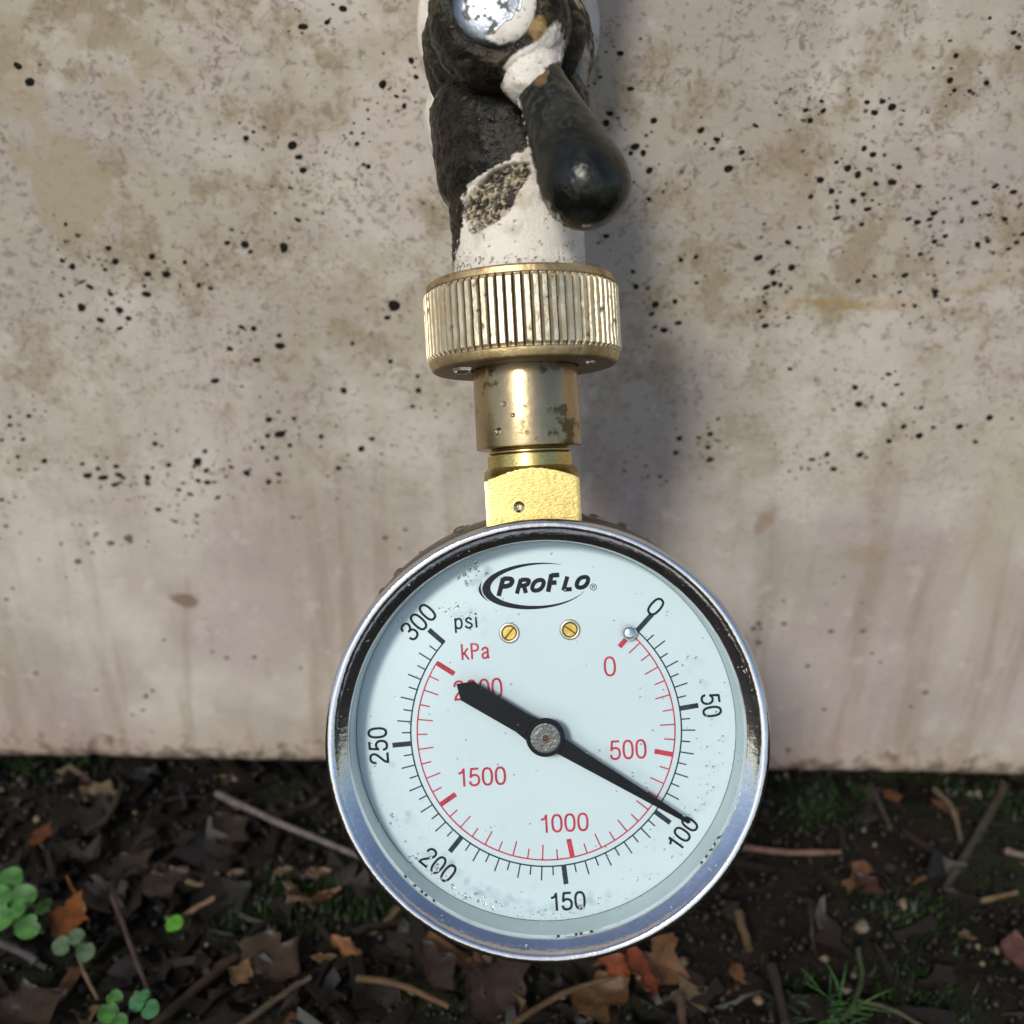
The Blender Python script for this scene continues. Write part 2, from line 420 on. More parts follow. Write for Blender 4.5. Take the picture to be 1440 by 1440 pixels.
S6 = [(77,180,26),(10,260,18),(112,300,28),(42,383,26),(30,415,28),(190,407,26),(127,495,32),(113,517,22),(155,517,26),(176,576,30),(174,671,18),(222,647,16),(30,797,30),(350,440,28),(403,470,28),(388,502,22),(534,424,22),(487,514,24),(492,538,14),(443,570,40),(703,372,26),(763,374,26),(695,405,20),(718,407,24),(757,342,20),(910,345,26),(962,343,24),(995,362,30),(905,375,18),(935,380,28),(1190,271,26),(1210,188,24),(1313,280,22),(1257,308,18),(1205,305,18),(1420,160,26),(1405,110,24),(1325,61,18),(900,501,24),(930,522,26),(807,548,22),(824,536,14),(845,568,28),(880,590,30),(922,570,16),(752,607,34),(790,646,24),(1018,564,26),(940,620,24),(995,616,34),(1084,629,24),(897,656,26),(863,678,28),(810,699,24),(928,676,18),(912,706,28),(808,736,26),(892,757,20),(720,665,24),(1170,670,14),(1274,684,24),(1343,628,26),(1404,648,28),(1428,690,20),(1323,726,22),(1375,740,22),(1050,739,26),(1080,749,26),(1136,720,28),(1122,740,26),(1168,750,20),(1230,748,20),(682,768,22),(643,818,28),(543,870,30),(655,903,30),(592,919,30),(597,957,24),(570,970,26),(618,962,22),(638,985,20),(565,1020,22),(546,1050,20),(553,1070,18),(566,1100,24),(608,1100,16),(645,1072,20),(1138,815,24),(1175,797,26),(1090,858,26),(1128,874,18),(1283,825,28),(1318,815,20),(1388,840,22),(1415,818,20),(1437,790,24),(1038,929,24),(1138,930,18),(880,948,24),(935,932,18),(1020,986,22),(1140,985,24),(1140,1000,22),(1180,1012,20),(1033,1030,18),(1072,1033,18),(282,878,26),(333,867,22),(335,955,20),(120,917,24),(130,968,26),(170,972,20),(262,1018,24),(196,1028,28),(183,1060,24),(273,1090,26),(195,1104,20),(225,1114,26),(983,1263,26),(870,1308,26),(1010,1298,22),(1028,1330,20),(882,1364,28),(968,1366,26),(1093,1376,18),(650,1245,18)]
S8 = [(133,280,24),(198,277,20),(237,265,22),(230,310,22),(120,328,22),(236,352,26),(67,408,18),(88,425,14),(27,410,14),(890,240,28),(943,271,32),(840,289,24),(631,334,26),(743,335,26),(580,351,22),(653,383,28),(545,382,16),(570,383,16),(1078,240,30),(1132,291,20),(1180,210,26),(990,243,22),(687,747,14),(486,905,20),(645,931,24),(400,905,22),(383,922,22),(400,968,26),(750,930,20),(783,1005,16),(812,1035,16),(565,1048,22),(963,1137,22),(915,1185,18),(622,1195,18),(500,1330,20)]
specks = [(x/2.4, y/2.4, s/2.4) for x, y, s in S5] + [(x/2.4, 500+y/2.4, s/2.4) for x, y, s in S7] + \
         [(840+x/2.4, y/2.4, s/2.4) for x, y, s in S6] + [(900+x/2.4, 500+y/2.4, s/2.4) for x, y, s in S8]
def speck_mesh(seed):
    r = random.Random(seed); n = 10
    V = [(0, -.34, 0)]; Fc = []
    jag = [1+.30*(r.random()-.5) for _ in range(n)]
    for ring, (rr, hh) in enumerate(((.45, -.30), (.82, -.16), (1.0, .06))):
        for j in range(n):
            a = 2*math.pi*j/n
            V.append((rr*jag[j]*math.cos(a), hh, rr*jag[j]*math.sin(a)))
    for j in range(n): Fc.append((0, 1+j, 1+(j+1) % n))
    for k in range(2):
        for j in range(n):
            a = 1+k*n+j; b = 1+k*n+(j+1) % n
            Fc.append((a, a+n, b+n, b))
    return V, Fc
sp_meshes = {}
for mk in ('speck', 'speck_mid', 'speck_faint'):
    for s in range(4):
        me = mk_mesh('speck', *speck_mesh(s)); me.materials.append(M[mk]); sp_meshes[(mk, s)] = me
rs = random.Random(5)
for (px, py, s) in specks:
    p = wall_pt(px, py); k = (wall_pt(px+1, py)-p).length
    if py > 720: mk = 'speck_faint'
    elif s > 8.5: mk = 'speck'
    elif s > 7.2: mk = rs.choice(['speck', 'speck', 'speck_mid'])
    else: mk = rs.choice(['speck_mid', 'speck_faint'])
    o = put('speck', sp_meshes[(mk, rs.randrange(4))], None, wall, (p.x, 0, p.z))
    r = s*.5*k*.98
    o.scale = (r*rs.uniform(.8, 1.15), r*(.32 if mk == 'speck' else .15), r*rs.uniform(.6, 1.0))
    o.rotation_euler = (0, rs.uniform(-.5, .5), 0)

V, Fc = [], []                              # the finest specks, too many to count
for _ in range(900):
    px, py, s_ = rs.choice(specks); px += rs.gauss(0, 26); py += rs.gauss(0, 17)
    if py > 900: continue
    p = wall_pt(px, py); r = rs.uniform(.00016, .00042)*(1.25 if rs.random() < .2 else 1); b = len(V); v, f = speck_mesh(rs.randrange(50)); ss = rs.uniform(.55, 1)
    V += [(p.x+q[0]*r, q[1]*r*.3, p.z+q[2]*r*ss) for q in v]; Fc += [tuple(i+b for i in g) for g in f]
fs = put('fine_specks', mk_mesh('fine_specks', V, Fc), M['speck_mid'], wall); fs['kind'] = 'stuff'

# ------------------------------------------------------------------ the ground
def axis_grid(fine_lo, fine_hi, step, far):
    a = list(np.arange(fine_lo, fine_hi, step)); g = step
    lo, hi = a[0], a[-1]
    pre, post = [], []
    while lo > -far: g *= 1.35; lo -= g; pre.append(lo)
    g = step
    while hi < far: g *= 1.35; hi += g; post.append(hi)
    return pre[::-1] + a + post
gx = axis_grid(-.24, .24, .0024, 60); gy = axis_grid(-.2, .03, .0024, 60)
GV = [(x, y, ground_h(x, y)) for y in gy for x in gx]
nx = len(gx)
GF = [(j*nx+i, j*nx+i+1, (j+1)*nx+i+1, (j+1)*nx+i) for j in range(len(gy)-1) for i in range(nx-1)]
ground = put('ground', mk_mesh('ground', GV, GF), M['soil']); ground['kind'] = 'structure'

# ------------------------------------------------------------------ the pressure gauge
K = D/F                                    # mm per photo pixel at the dial
GC = Vector((48*K, -308*K, 0.0))           # dial centre in the rig frame
gauge = empty('pressure_gauge', RIG @ Matrix.Translation(GC/1000))
tag(gauge, 'chrome rimmed round pressure gauge with white dial and knurled brass hose fitting', 'pressure gauge')
def gpart(name, V, Fc, mat, parent=None, **kw):
    return rigpart(name, V, Fc, mat, parent or gauge, GC, **kw)
ZA = Vector((0, 0, 1))
case_p = [(1.4, 30.6), (.8, 30.9), (0, 30.9), (-1, 30.6), (-3, 30.8), (-6, 31.9), (-8, 32.5), (-12, 32.7), (-17, 32.5), (-19.5, 31.4), (-20.8, 28.5), (-21, 20), (-21, 0)]
V, Fc = lathe(resample(case_p, 1.2), 128, GC, ZA); gpart('case', V, Fc, M['steel_case'], sharp=50)
bez = smoothprof([(5.6, 28.45), (6.3, 28.5), (6.6, 28.8), (7.05, 29.35), (7.5, 29.85), (7.95, 30.3), (8.1, 30.75), (8.0, 31.2), (7.6, 31.55), (7.0, 31.7), (6.0, 31.72), (3.0, 31.7), (1.9, 31.6), (1.45, 31.2), (1.4, 30.5)], 4)
V, Fc = lathe(bez, 160, GC, ZA)
for i, v in enumerate(V):                   # slightly hammered, wet rim
    q = v - GC; n = noise.noise(q*.35)*.05 + noise.noise(q*.9)*.02
    r = Vector((q.x, q.y, 0)).normalized(); V[i] = v + r*n*.6 + ZA*n
gpart('bezel', V, Fc, M['chrome'])
V, Fc = lathe([(5.75, 28.46), (.1, 28.25)], 128, GC, ZA); gpart('case_lining', V, Fc, M['ringwall'])
V, Fc = lathe([(-.9, 28.2), (-.02, 28.2), (0, 28.15), (0, 14), (0, .01)], 128, GC, ZA)
dial = gpart('dial', V, Fc, M['dial'], sharp=30)
V, Fc = lathe([(5.2, 28.4), (5.9, 28.42), (5.9, 0.01)], 96, GC, ZA); gpart('glass_window', V, Fc, M['glass'], sharp=30)

def dpx(px, py, z=.03):
    """a point on the dial from its place in the photograph (dial plane), rig mm"""
    return Vector(((px-720)*K, (720-py)*K, z))
DC = (768.0, 1028.0)
def pol(r, ang, z=.03):
    a = math.radians(ang); return dpx(DC[0]+r*math.sin(a), DC[1]-r*math.cos(a), z)
def band(V, Fc, pts_out, pts_in):
    b = len(V); V += pts_out + pts_in; n = len(pts_out)
    for i in range(n-1): Fc.append((b+i, b+i+1, b+n+i+1, b+n+i))
def arc(V, Fc, r0, r1, a0, a1, n=120):
    an = [a0+(a1-a0)*i/n for i in range(n+1)]
    band(V, Fc, [pol(r1, a) for a in an], [pol(r0, a) for a in an])
def tick(V, Fc, r0, r1, ang, w, z=.045):
    a = math.radians(ang); d = Vector((math.sin(a), math.cos(a), 0)); t = Vector((d.y, -d.x, 0))*(w*K/2)
    p0, p1 = pol(r0, ang, z), pol(r1, ang, z); b = len(V)
    V += [p0-t, p0+t, p1+t, p1-t]; Fc.append((b, b+1, b+2, b+3))
PSI0, PSI50, PSID = 42.2, 80.4, 46.08
V, Fc = [], []
arc(V, Fc, 189.3, 191.4, PSI0-.3, PSI50+5*PSID+.8)
tick(V, Fc, 190, 222, PSI0, 7)
for i in range(1, 8): tick(V, Fc, 190, 203 if (8-i) % 2 else 210, PSI50-PSID/10*(8-i), 1.9)
for m in range(5):
    for i in range(0, 10):
        a = PSI50 + PSID*m + PSID/10*i
        tick(V, Fc, 190, 217 if i == 0 else (203 if i % 2 else 210), a, 7 if i == 0 else 1.9)
tick(V, Fc, 190, 218, PSI50+5*PSID, 7)
gpart('psi_scale', V, Fc, M['ink_grey'], dial, smooth=False)
V, Fc = [], []
KP = [41.0, 100.5, 168.2, 235.1, 301.9]
arc(V, Fc, 180.3, 182.3, KP[0]-.6, KP[4]+.8)
tick(V, Fc, 157, 181, KP[0], 7)
for i in range(1, 9): tick(V, Fc, 166 if i % 2 else 160, 181, KP[1]-6.72*i, 1.9)
for m in range(1, 4):
    for i in range(0, 10):
        tick(V, Fc, 155 if i == 0 else (167 if i % 2 else 160), 181, KP[m]+(KP[m+1]-KP[m])/10*i, 7 if i == 0 else 1.9)
tick(V, Fc, 152, 181, KP[4], 7)
gpart('kilopascal_scale', V, Fc, M['red'], dial, smooth=False)

def sell(cx, cy, rx, ry, e=2.5, n=36):
    return [(cx + rx*math.copysign(abs(math.cos(t))**(2/e), math.cos(t)), cy + ry*math.copysign(abs(math.sin(t))**(2/e), math.sin(t))) for t in np.linspace(0, 2*math.pi, n+1)]
def crv(*p): return smoothprof(p, 5)
GL = {   # glyph: advance, strokes (centre lines in a unit-high cell)
 '0': (.50, [sell(.25, .5, .20, .455)]),
 '1': (.44, [[(.30, 0), (.30, 1)], crv((.07, .735), (.17, .755), (.25, .83), (.285, .955))]),
 '2': (.50, [crv((.05, .68), (.07, .83), (.15, .93), (.25, .955), (.37, .925), (.44, .82), (.43, .68), (.37, .56), (.27, .43), (.15, .28), (.08, .16), (.055, .05)), [(.005, .045), (.485, .045)]]),
 '3': (.50, [crv((.05, .73), (.08, .87), (.17, .945), (.26, .955), (.37, .92), (.43, .82), (.42, .70), (.36, .59), (.27, .535), (.18, .525)), crv((.22, .53), (.33, .51), (.42, .43), (.45, .30), (.43, .17), (.35, .075), (.25, .045), (.14, .07), (.07, .16), (.045, .29))]),
 '5': (.50, [[(.445, .955), (.105, .955)], [(.128, .985), (.075, .465)], crv((.075, .485), (.14, .575), (.25, .615), (.36, .58), (.43, .48), (.45, .33), (.42, .17), (.34, .075), (.24, .045), (.13, .07), (.07, .15), (.045, .27))]),
 'p': (.46, [[(.06, -.27), (.06, .72)], sell(.235, .35, .175, .32)]),
 's': (.42, [crv((.36, .52), (.31, .64), (.2, .68), (.09, .62), (.07, .5), (.14, .41), (.26, .335), (.36, .25), (.37, .14), (.30, .05), (.19, .02), (.07, .07), (.03, .19))]),
 'i': (.16, [[(.07, 0), (.07, .71)], [(.07, .86), (.07, .98)]]),
 'k': (.42, [[(.06, 0), (.06, 1)], [(.39, .71), (.07, .30)], [(.17, .42), (.41, 0)]]),
 'P': (.50, [[(.07, 0), (.07, 1)], [(.07, .945)] + crv((.26, .945), (.39, .89), (.44, .74), (.39, .58), (.26, .52)) + [(.07, .52)]]),
 'a': (.46, [crv((.06, .50), (.11, .63), (.22, .68), (.33, .63), (.36, .50), (.36, .12), (.42, .015)), crv((.36, .40), (.2, .36), (.09, .29), (.05, .17), (.10, .05), (.20, .025), (.30, .08), (.36, .22))]),
 'R': (.52, [[(.07, 0), (.07, 1)], [(.07, .945)] + crv((.28, .945), (.40, .89), (.44, .75), (.40, .60), (.28, .53)) + [(.07, .53)], [(.27, .53), (.46, 0)]]),
 'O': (.60, [sell(.30, .5, .23, .44, 2.3)]),
 'F': (.46, [[(.08, 0), (.08, 1)], [(.08, .93), (.46, .93)], [(.08, .51), (.40, .51)]]),
 'L': (.44, [[(.08, 0), (.08, 1)], [(.08, .07), (.44, .07)]]),
}
def text(name, s, px, py, cap, width, rot, mat, sw=3.1, shear=0.0, parent=None, z=.05, gap=.075):
    """flat print drawn stroke by stroke: cap height, total width and stroke width in photo pixels, rot clockwise"""
    strokes = []; x = 0.0
    for ch in s:
        adv, st = GL[ch]
        strokes += [[(x+a+shear*b_, b_) for a, b_ in q] for q in st]; x += adv + gap
    P = np.array([p for q in strokes for p in q]); lo, hi = P.min(0), P.max(0)
    sx = (width-sw)/max(.05, hi[0]-lo[0]); sy = (cap-(sw if any(c in '0235sO' for c in s) else 0))/(hi[1]-lo[1])
    if len(s) == 1 and s == '0': sy = (cap-sw)/(hi[1]-lo[1])
    cx, cy = (lo+hi)/2; a = math.radians(rot); ca, sa = math.cos(a), math.sin(a); V, Fc = [], []
    for k, q in enumerate(strokes):
        pts = [np.array(((u-cx)*sx, (v-cy)*sy)) for u, v in q]; n = len(pts); b = len(V); closed = np.allclose(pts[0], pts[-1])
        for i in range(n):
            p0 = pts[i-1] if i else (pts[-2] if closed else pts[0]); p1 = pts[i+1] if i < n-1 else (pts[1] if closed else pts[-1])
            d = p1-p0; d = d/max(1e-6, np.hypot(*d)); m = 1.0
            if 0 < i < n-1:
                d1 = pts[i]-p0; d1 = d1/max(1e-6, np.hypot(*d1)); m = 1/max(.6, abs(float(np.dot(d, d1))))
            nv = np.array((-d[1], d[0]))*sw/2*m
            for sg in (1, -1):
                w = pts[i]+nv*sg; V.append(dpx(px + w[0]*ca + w[1]*sa, py + w[0]*sa - w[1]*ca, z + .012*k))
        for i in range(n-1): Fc.append((b+2*i, b+2*i+1, b+2*i+3, b+2*i+2))
    return gpart(name, V, Fc, mat, parent or dial, smooth=False)
for s, px, py, w, rot in (('0', 922, 853, 17, 42), ('50', 1000.5, 991.5, 33.5, 82), ('100', 960, 1172, 49, -54), ('150', 798.5, 1267, 50, -4),
                          ('200', 616, 1216, 53, 39), ('250', 531.5, 1049, 53, -94), ('300', 588.5, 874.5, 53, -47)):
    text('numeral', s, px, py, 28.5, w, rot, M['ink'], 3.3)
for s, px, py, w, rot in (('0', 857.5, 937, 17, -3), ('500', 883, 1053.5, 52, -3), ('1000', 793.5, 1157, 68, -3), ('1500', 677.5, 1092, 68, -3), ('2000', 671.5, 969, 70, -4)):
    text('numeral', s, px, py, 28.5, w, rot, M['red'], 3.1)
text('unit_print', 'psi', 655, 876, 29, 32, -4, M['ink'], 2.7, gap=.13)
text('unit_print', 'kPa', 668.5, 915.5, 22.5, 40, -4, M['red'], 2.7, gap=.11)
# maker's mark: swoosh ring and slanted lettering
LR = math.radians(-4)
def lg(x, y, z=.045): return dpx(752 + x*math.cos(LR) - y*math.sin(LR), 824 + x*math.sin(LR) + y*math.cos(LR), z)
def swoosh(a0, a1, rx, ry, wf, n=70, dx=0, dy=0):
    V, Fc = [], []; o_, i_ = [], []
    for k in range(n+1):
        t = k/n; a = math.radians(a0+(a1-a0)*t); w = wf(t)
        c_, s_ = math.cos(a), math.sin(a)
        o_.append(lg(dx+rx*c_, dy-ry*s_)); i_.append(lg(dx+(rx-w)*c_ + .0, dy-(ry-w*.62)*s_))
    band(V, Fc, o_, i_); return V, Fc
V, Fc = swoosh(57, 338, 74, 32.5, lambda t: .4+11.5*math.sin(math.pi*min(1, t*1.0))**1.0*(1.0 if t < .5 else .55+.45*math.cos((t-.5)*math.pi)))
V2, F2 = swoosh(158, 214, 79, 31, lambda t: .3+3.0*math.sin(math.pi*t), 24)
b = len(V); V += V2; Fc += [tuple(i+b for i in f) for f in F2]
logo = gpart('maker_mark', V, Fc, M['ink'], dial, smooth=False)
for ch, px, py, w, h in (('P', 710.5, 825, 27, 25), ('R', 735, 824.3, 24, 20), ('O', 756.5, 823, 22.5, 20.5), ('F', 778.5, 819.5, 24, 24.5), ('L', 797.5, 820.3, 18, 19.5), ('O', 819, 818.8, 22.5, 20.5)):
    text('maker_lettering', ch, px, py, h, w, -4, M['ink'], 6.6 if ch in 'PF' else 6.0, .22)
text('maker_lettering', 'R', 834.7, 825.4, 5, 4.2, -3, M['ink'], .8)
V, Fc = [], []
an = [2*math.pi*i/28 for i in range(29)]
band(V, Fc, [dpx(834.5+4.9*math.cos(a), 825.5+4.9*math.sin(a), .05) for a in an], [dpx(834.5+4.0*math.cos(a), 825.5+4.0*math.sin(a), .05) for a in an])
gpart('maker_lettering', V, Fc, M['ink'], dial, smooth=False)

# dial screws and the zero stop
for px, py, ang in ((716.2, 890, .9), (801.5, 885.4, -.6)):
    c0 = dpx(px, py, 0)
    V, Fc = lathe(smoothprof([(.02, 1.55), (.28, 1.5), (.36, 1.3), (.3, 1.1), (.08, 1.0), (.04, .9)], 3), 40, c0, ZA)
    ringo = gpart('screw', V, Fc, M['collar_ring'], sharp=50)
    bm = bmesh.new()
    r = bmesh.ops.create_cone(bm, cap_ends=True, segments=36, radius1=.96, radius2=.9, depth=.22)
    # cut slot as a raised pair of half discs
    Vs, Fs = [], []
    for sgn in (-1, 1):
        b = len(Vs); pts = []
        for i in range(19):
            a = math.pi*i/18; x, y = .95*math.cos(a), .95*math.sin(a)
            y = max(y, .11)
            pts.append((x, sgn*y))
        ca, sa = math.cos(ang), math.sin(ang)
        for zz in (.05, .26):
            for x, y in pts: Vs.append(c0 + Vector((x*ca-y*sa, x*sa+y*ca, zz)))
        n = len(pts)
        top = list(range(b+n, b+2*n)); Fs.append(tuple(top if sgn > 0 else top[::-1]))
        for i in range(n):
            j = (i+1) % n
            f = (b+i, b+j, b+n+j, b+n+i); Fs.append(f if sgn > 0 else f[::-1])
    bm.free()
    gpart('slotted_head', Vs, Fs, M['brass_screw'], ringo, smooth=False)
    V, Fc = lathe([(.06, .99), (.06, .001)], 24, c0, ZA); gpart('slot_floor', V, Fc, M['rust'], ringo)
V, Fc = lathe(smoothprof([(0, 1.2), (.5, 1.2), (1.2, 1.15), (1.7, .9), (1.85, .5), (1.9, .01)], 3), 32, dpx(884, 889, 0), ZA)
gpart('stop_pin', V, Fc, M['chrome'])

# needle: blade, tail, hub; it stands 4 mm off the dial
NZ = 3.9
def npx(px, py, z): return C(px, py, z)
hubp = C(767, 1037, NZ)
dirv = (C(972, 1157.5, NZ) - hubp); L = dirv.length; dirv.normalize(); nrm = Vector((-dirv.y, dirv.x, 0))
kz = (D-NZ)/F
def nd(a, b): return hubp + dirv*(a*kz) + nrm*(b*kz)
outline = [nd(237, 0), nd(234, 3.2), nd(60, 10), nd(24, 12.5)] + [nd(26*math.cos(a), 26*math.sin(a)) for a in np.linspace(.55, math.pi-.75, 10)] + \
          [nd(-40, 15.5), nd(-127, 16.5), nd(-146, 1), nd(-129, -15.5), nd(-40, -14.5)] + [nd(26*math.cos(a), 26*math.sin(a)) for a in np.linspace(math.pi+.75, 2*math.pi-.55, 10)] + \
          [nd(24, -11.5), nd(60, -10), nd(234, -3.2)]
def prism(outl, z0, z1):
    n = len(outl); V = [Vector((p.x, p.y, z0)) for p in outl] + [Vector((p.x, p.y, z1)) for p in outl]
    Fc = [tuple(range(n))[::-1], tuple(range(n, 2*n))] + [(i, (i+1) % n, n+(i+1) % n, n+i) for i in range(n)]
    return V, Fc
V, Fc = prism(outline, NZ-.25, NZ); needle = gpart('needle', V, Fc, M['needle'], smooth=False)
V, Fc = lathe(smoothprof([(-3.7, 1.0), (-.3, 1.0), (-.2, 2.7), (.35, 2.75), (.45, 2.55), (.42, 2.2)], 3), 48, hubp, ZA); gpart('hub_ring', V, Fc, M['needle'], needle, sharp=40)
hp = [(.40, 2.2), (.62, 2.15)]
for i in range(14): hp.append((.62 + (.05 if i % 2 else 0), 2.1 - i*.115))
hp += [(.66, .45), (.5, .4)]
V, Fc = lathe(hp, 48, hubp, ZA); gpart('hub', V, Fc, M['hub'], needle, sharp=60)
V, Fc = lathe([(.5, .42), (.72, .36), (.78, .2), (.8, .001)], 20, hubp, ZA); gpart('hub_pin', V, Fc, M['rust'], needle)

# stem nut, adapter and knurled collar on one axis
TAU = math.radians(3.2)
AX = Vector((-math.sin(TAU), math.cos(TAU), 0)); AO = GC + Vector((0, 0, -8))
AS = AX.cross(ZA)                          # to the right
def axp(s, x=0, z=0): return AO + AX*s + AS*x + ZA*z
# square nut with turned (domed) shoulders
V, Fc = [], []
nside = 40; hw = 7.15; rows = []
lev = np.linspace(28, 41.5, 110)
def nut_ring(s):
    pts = []
    rmax = 10.05 if s < 37.5 else 10.05 - (s-37.5)*1.65
    rmax = max(rmax, 6.6)
    for side in range(4):
        for i in range(nside):
            u = -1+2*i/nside
            x, z = hw, u*hw
            ang = side*math.pi/2
            X, Z = x*math.cos(ang)-z*math.sin(ang), x*math.sin(ang)+z*math.cos(ang)
            r = math.hypot(X, Z)
            rm = rmax
            if r > rm: X, Z = X*rm/r, Z*rm/r
            pts.append(axp(s, X, Z))
    return pts
for s in lev: rows.append(nut_ring(s))
for r in rows: V += r
nn = 4*nside
for i in range(len(rows)-1):
    for j in range(nn):
        k = (j+1) % nn; Fc.append((i*nn+j, (i+1)*nn+j, (i+1)*nn+k, i*nn+k))
Fc.append(tuple(range((len(rows)-1)*nn, len(rows)*nn))[::-1])
gpart('stem_nut', V, Fc, M['brass_bright'], sharp=14)
th = [(39.6, 5.9)]
for i in range(4):
    s = 40.0+i*.8; th += [(s, 5.8), (s+.3, 6.35), (s+.5, 6.35), (s+.78, 5.8)]
th += [(44, 5.8)]
V, Fc = lathe(th, 72, AO, AX); gpart('thread', V, Fc, M['brass_thread'], sharp=35)
V, Fc = lathe([(42.6, 5.5), (42.55, 7.9), (42.7, 8.15), (43.0, 8.2), (49, 8.2), (54.4, 8.15), (55.2, 8.1), (57, 8.1)], 96, AO, AX)
gpart('adapter_sleeve', V, Fc, M['brass_dull'], sharp=35)
# collar with 73 worn ridges
NR = 73; per = 8; ns = NR*per
prof = [(55.0, 8.4), (54.9, 9.5), (54.75, 13.2), (54.85, 13.9), (55.15, 14.4), (55.9, 14.75), (56.3, 14.8), (56.45, 14.62)]
sv = list(np.linspace(56.6, 66.9, 26))
prof += [(s, 15.2) for s in sv] + [(67.05, 14.6), (67.2, 14.72), (68.0, 14.7), (68.3, 14.45), (68.4, 13.9), (68.3, 10.6)]
V = []; cols = []; dirt = []
for (s, r0) in prof:
    rid = 56.5 < s < 67
    for j in range(ns):
        a = 2*math.pi*j/ns
        ph = (j % per)/per; rj = j//per
        x, z = math.sin(a), math.cos(a)
        r = r0; dd = .06; col = (0.80, 0.68, 0.45)
        nz_ = noise.noise(Vector((rj*3.7, s*.55, 2)))
        nb = fbm((x*6, s*.5, z*6), 3)
        if rid:
            jj = (j + int(round(.62*noise.noise(Vector((rj*.9, s*.25, 7)))))) % per
            g = (0.0, .55, 1, 1, 1, 1, 1, .35)[jj]
            ends = min(1.0, (s-56.45)/.5, (67.05-s)/.5)
            dent = .22*max(0, fbm((x*7+3, s*.9, z*7), 4)-.08)
            top = 15.2 - .1*max(0, nz_) - .12*max(0, nb) - dent
            r = 14.42 + (top-14.42)*g*ends + .05*noise.noise(Vector((x*20, s*2.2, z*20)))
            if g < .4: dd = .85; col = lerp3((0.035, 0.02, 0.01), (0.13, 0.08, 0.03), max(0, min(1, .3+nb)))
            else:
                col = lerp3(col, (0.88, 0.80, 0.60), max(0, min(1, .5+1.2*nz_)))
                dd = .1 + .25*max(0, nb)
        else:
            col = lerp3((0.64, 0.50, 0.27), (0.34, 0.24, 0.12), max(0, min(1, .35+1.5*nb))); dd = .12
            if s < 55.1: col = (0.26, 0.19, 0.1); dd = .3
            if 66.95 < s < 67.15 or abs(s-56.45) < .05: col = (0.16, 0.1, 0.05); dd = .7
        f = fbm((x*9+5, s*.8, z*9), 4)
        if f > .27: col = lerp3(col, (0.10, 0.07, 0.04), min(1, (f-.27)*9)); dd = max(dd, min(.8, (f-.27)*9))
        V.append(axp(s, x*r, z*r)); cols.append(col); dirt.append(dd)
Fc = []
for i in range(len(prof)-1):
    for j in range(ns):
        k = (j+1) % ns; Fc.append((i*ns+j, i*ns+k, (i+1)*ns+k, (i+1)*ns+j))
gpart('knurled_collar', V, Fc, M['brass_knurl'], sharp=28, cols=cols, dirt=dirt)

# ------------------------------------------------------------------ the tap the gauge hangs from
VO = C(714, 75, -8)
WD = Vector((0, math.sin(PITCH), -math.cos(PITCH)))          # level, towards the wall, in the rig frame
tap = empty('garden_tap', RIG @ Matrix.Translation(VO/1000))
tag(tap, 'old black garden tap with flaking white paint fixed to the wall above the gauge', 'tap')
WHITE, WHITE2 = (0.78, 0.735, 0.66), (0.60, 0.54, 0.45)
DARK, DARK2, GOLD, BROWN = (0.005, 0.005, 0.004), (0.015, 0.014, 0.009), (0.20, 0.125, 0.04), (0.038, 0.027, 0.014)
def zc(v):
    px, py = to_px(v); return (px-540)*3.6, py*3.6
def painted(name, V, Fc, nrm_fn, colfn, mat=None, parent=None, amp=.18, sharp=None, thick=.28):
    cols, dirt, V2 = [], [], []
    for v in V:
        zx, zy = zc(v); n_ = nrm_fn(v)
        w, col, rough = colfn(v, zx, zy, n_)                 # w: 1 white paint
        disp = amp*fbm(v*.35, 3) + thick*w + rough + ((1-w)*.10*flake(v) if amp > .15 else 0)
        cols.append(col); dirt.append(1-w); V2.append(v + n_*disp)
    return rigpart(name, V2, Fc, mat or M['paint'], parent or tap, VO, cols=cols, dirt=dirt, sharp=sharp)
def radial(org, ax):
    def f(v):
        q = v-org; q = q - ax*q.dot(ax)
        return q.normalized() if q.length > 1e-3 else ax.copy()
    return f
def flake(v, k=.32):
    f = fbm(v*k+Vector((3, 8, 1)), 4); g = fbm(v*k*2.6+Vector((9, 1, 4)), 3)
    lev = sum(sstep(th-.018, th+.018, f) for th in (-.16, -.03, .10, .24)) + .4*sum(sstep(th-.03, th+.03, g) for th in (.02, .2))
    return lev
def darkcol(v, gold=.3):
    a = fbm(v*.22+Vector((7, 0, 0)), 4); b = fbm(v*.6, 4)
    c = lerp3(DARK, DARK2, sstep(-.2, .3, a))
    c = lerp3(c, BROWN, .8*sstep(.08, .3, b))
    lv = flake(v); c = lerp3(c, ((0.004, 0.004, 0.003), (0.020, 0.019, 0.013), (0.008, 0.007, 0.004), (0.035, 0.028, 0.016), (0.012, 0.012, 0.009))[int(lv*1.3) % 5], .6)
    return lerp3(c, GOLD, .8*sstep(gold, gold+.12, fbm(v*.45+Vector((0, 9, 3)), 4)))
def whitecol(v):
    c = lerp3(WHITE, WHITE2, sstep(.0, .35, fbm(v*.3, 4)))
    return lerp3(c, (0.2, 0.16, 0.1), .8*sstep(.30, .36, fbm(v*1.1, 4)))
SPW = [(735, 740), (640, 800), (600, 830), (440, 925), (405, 1020), (402, 1150), (372, 1310), (340, 1450), (1200, 1450), (1200, 600), (780, 640)]
CRUMB = [(400, 1040), (450, 970), (550, 870), (640, 830), (720, 825), (745, 870), (690, 960), (650, 1040), (590, 1110), (470, 1180), (430, 1130)]
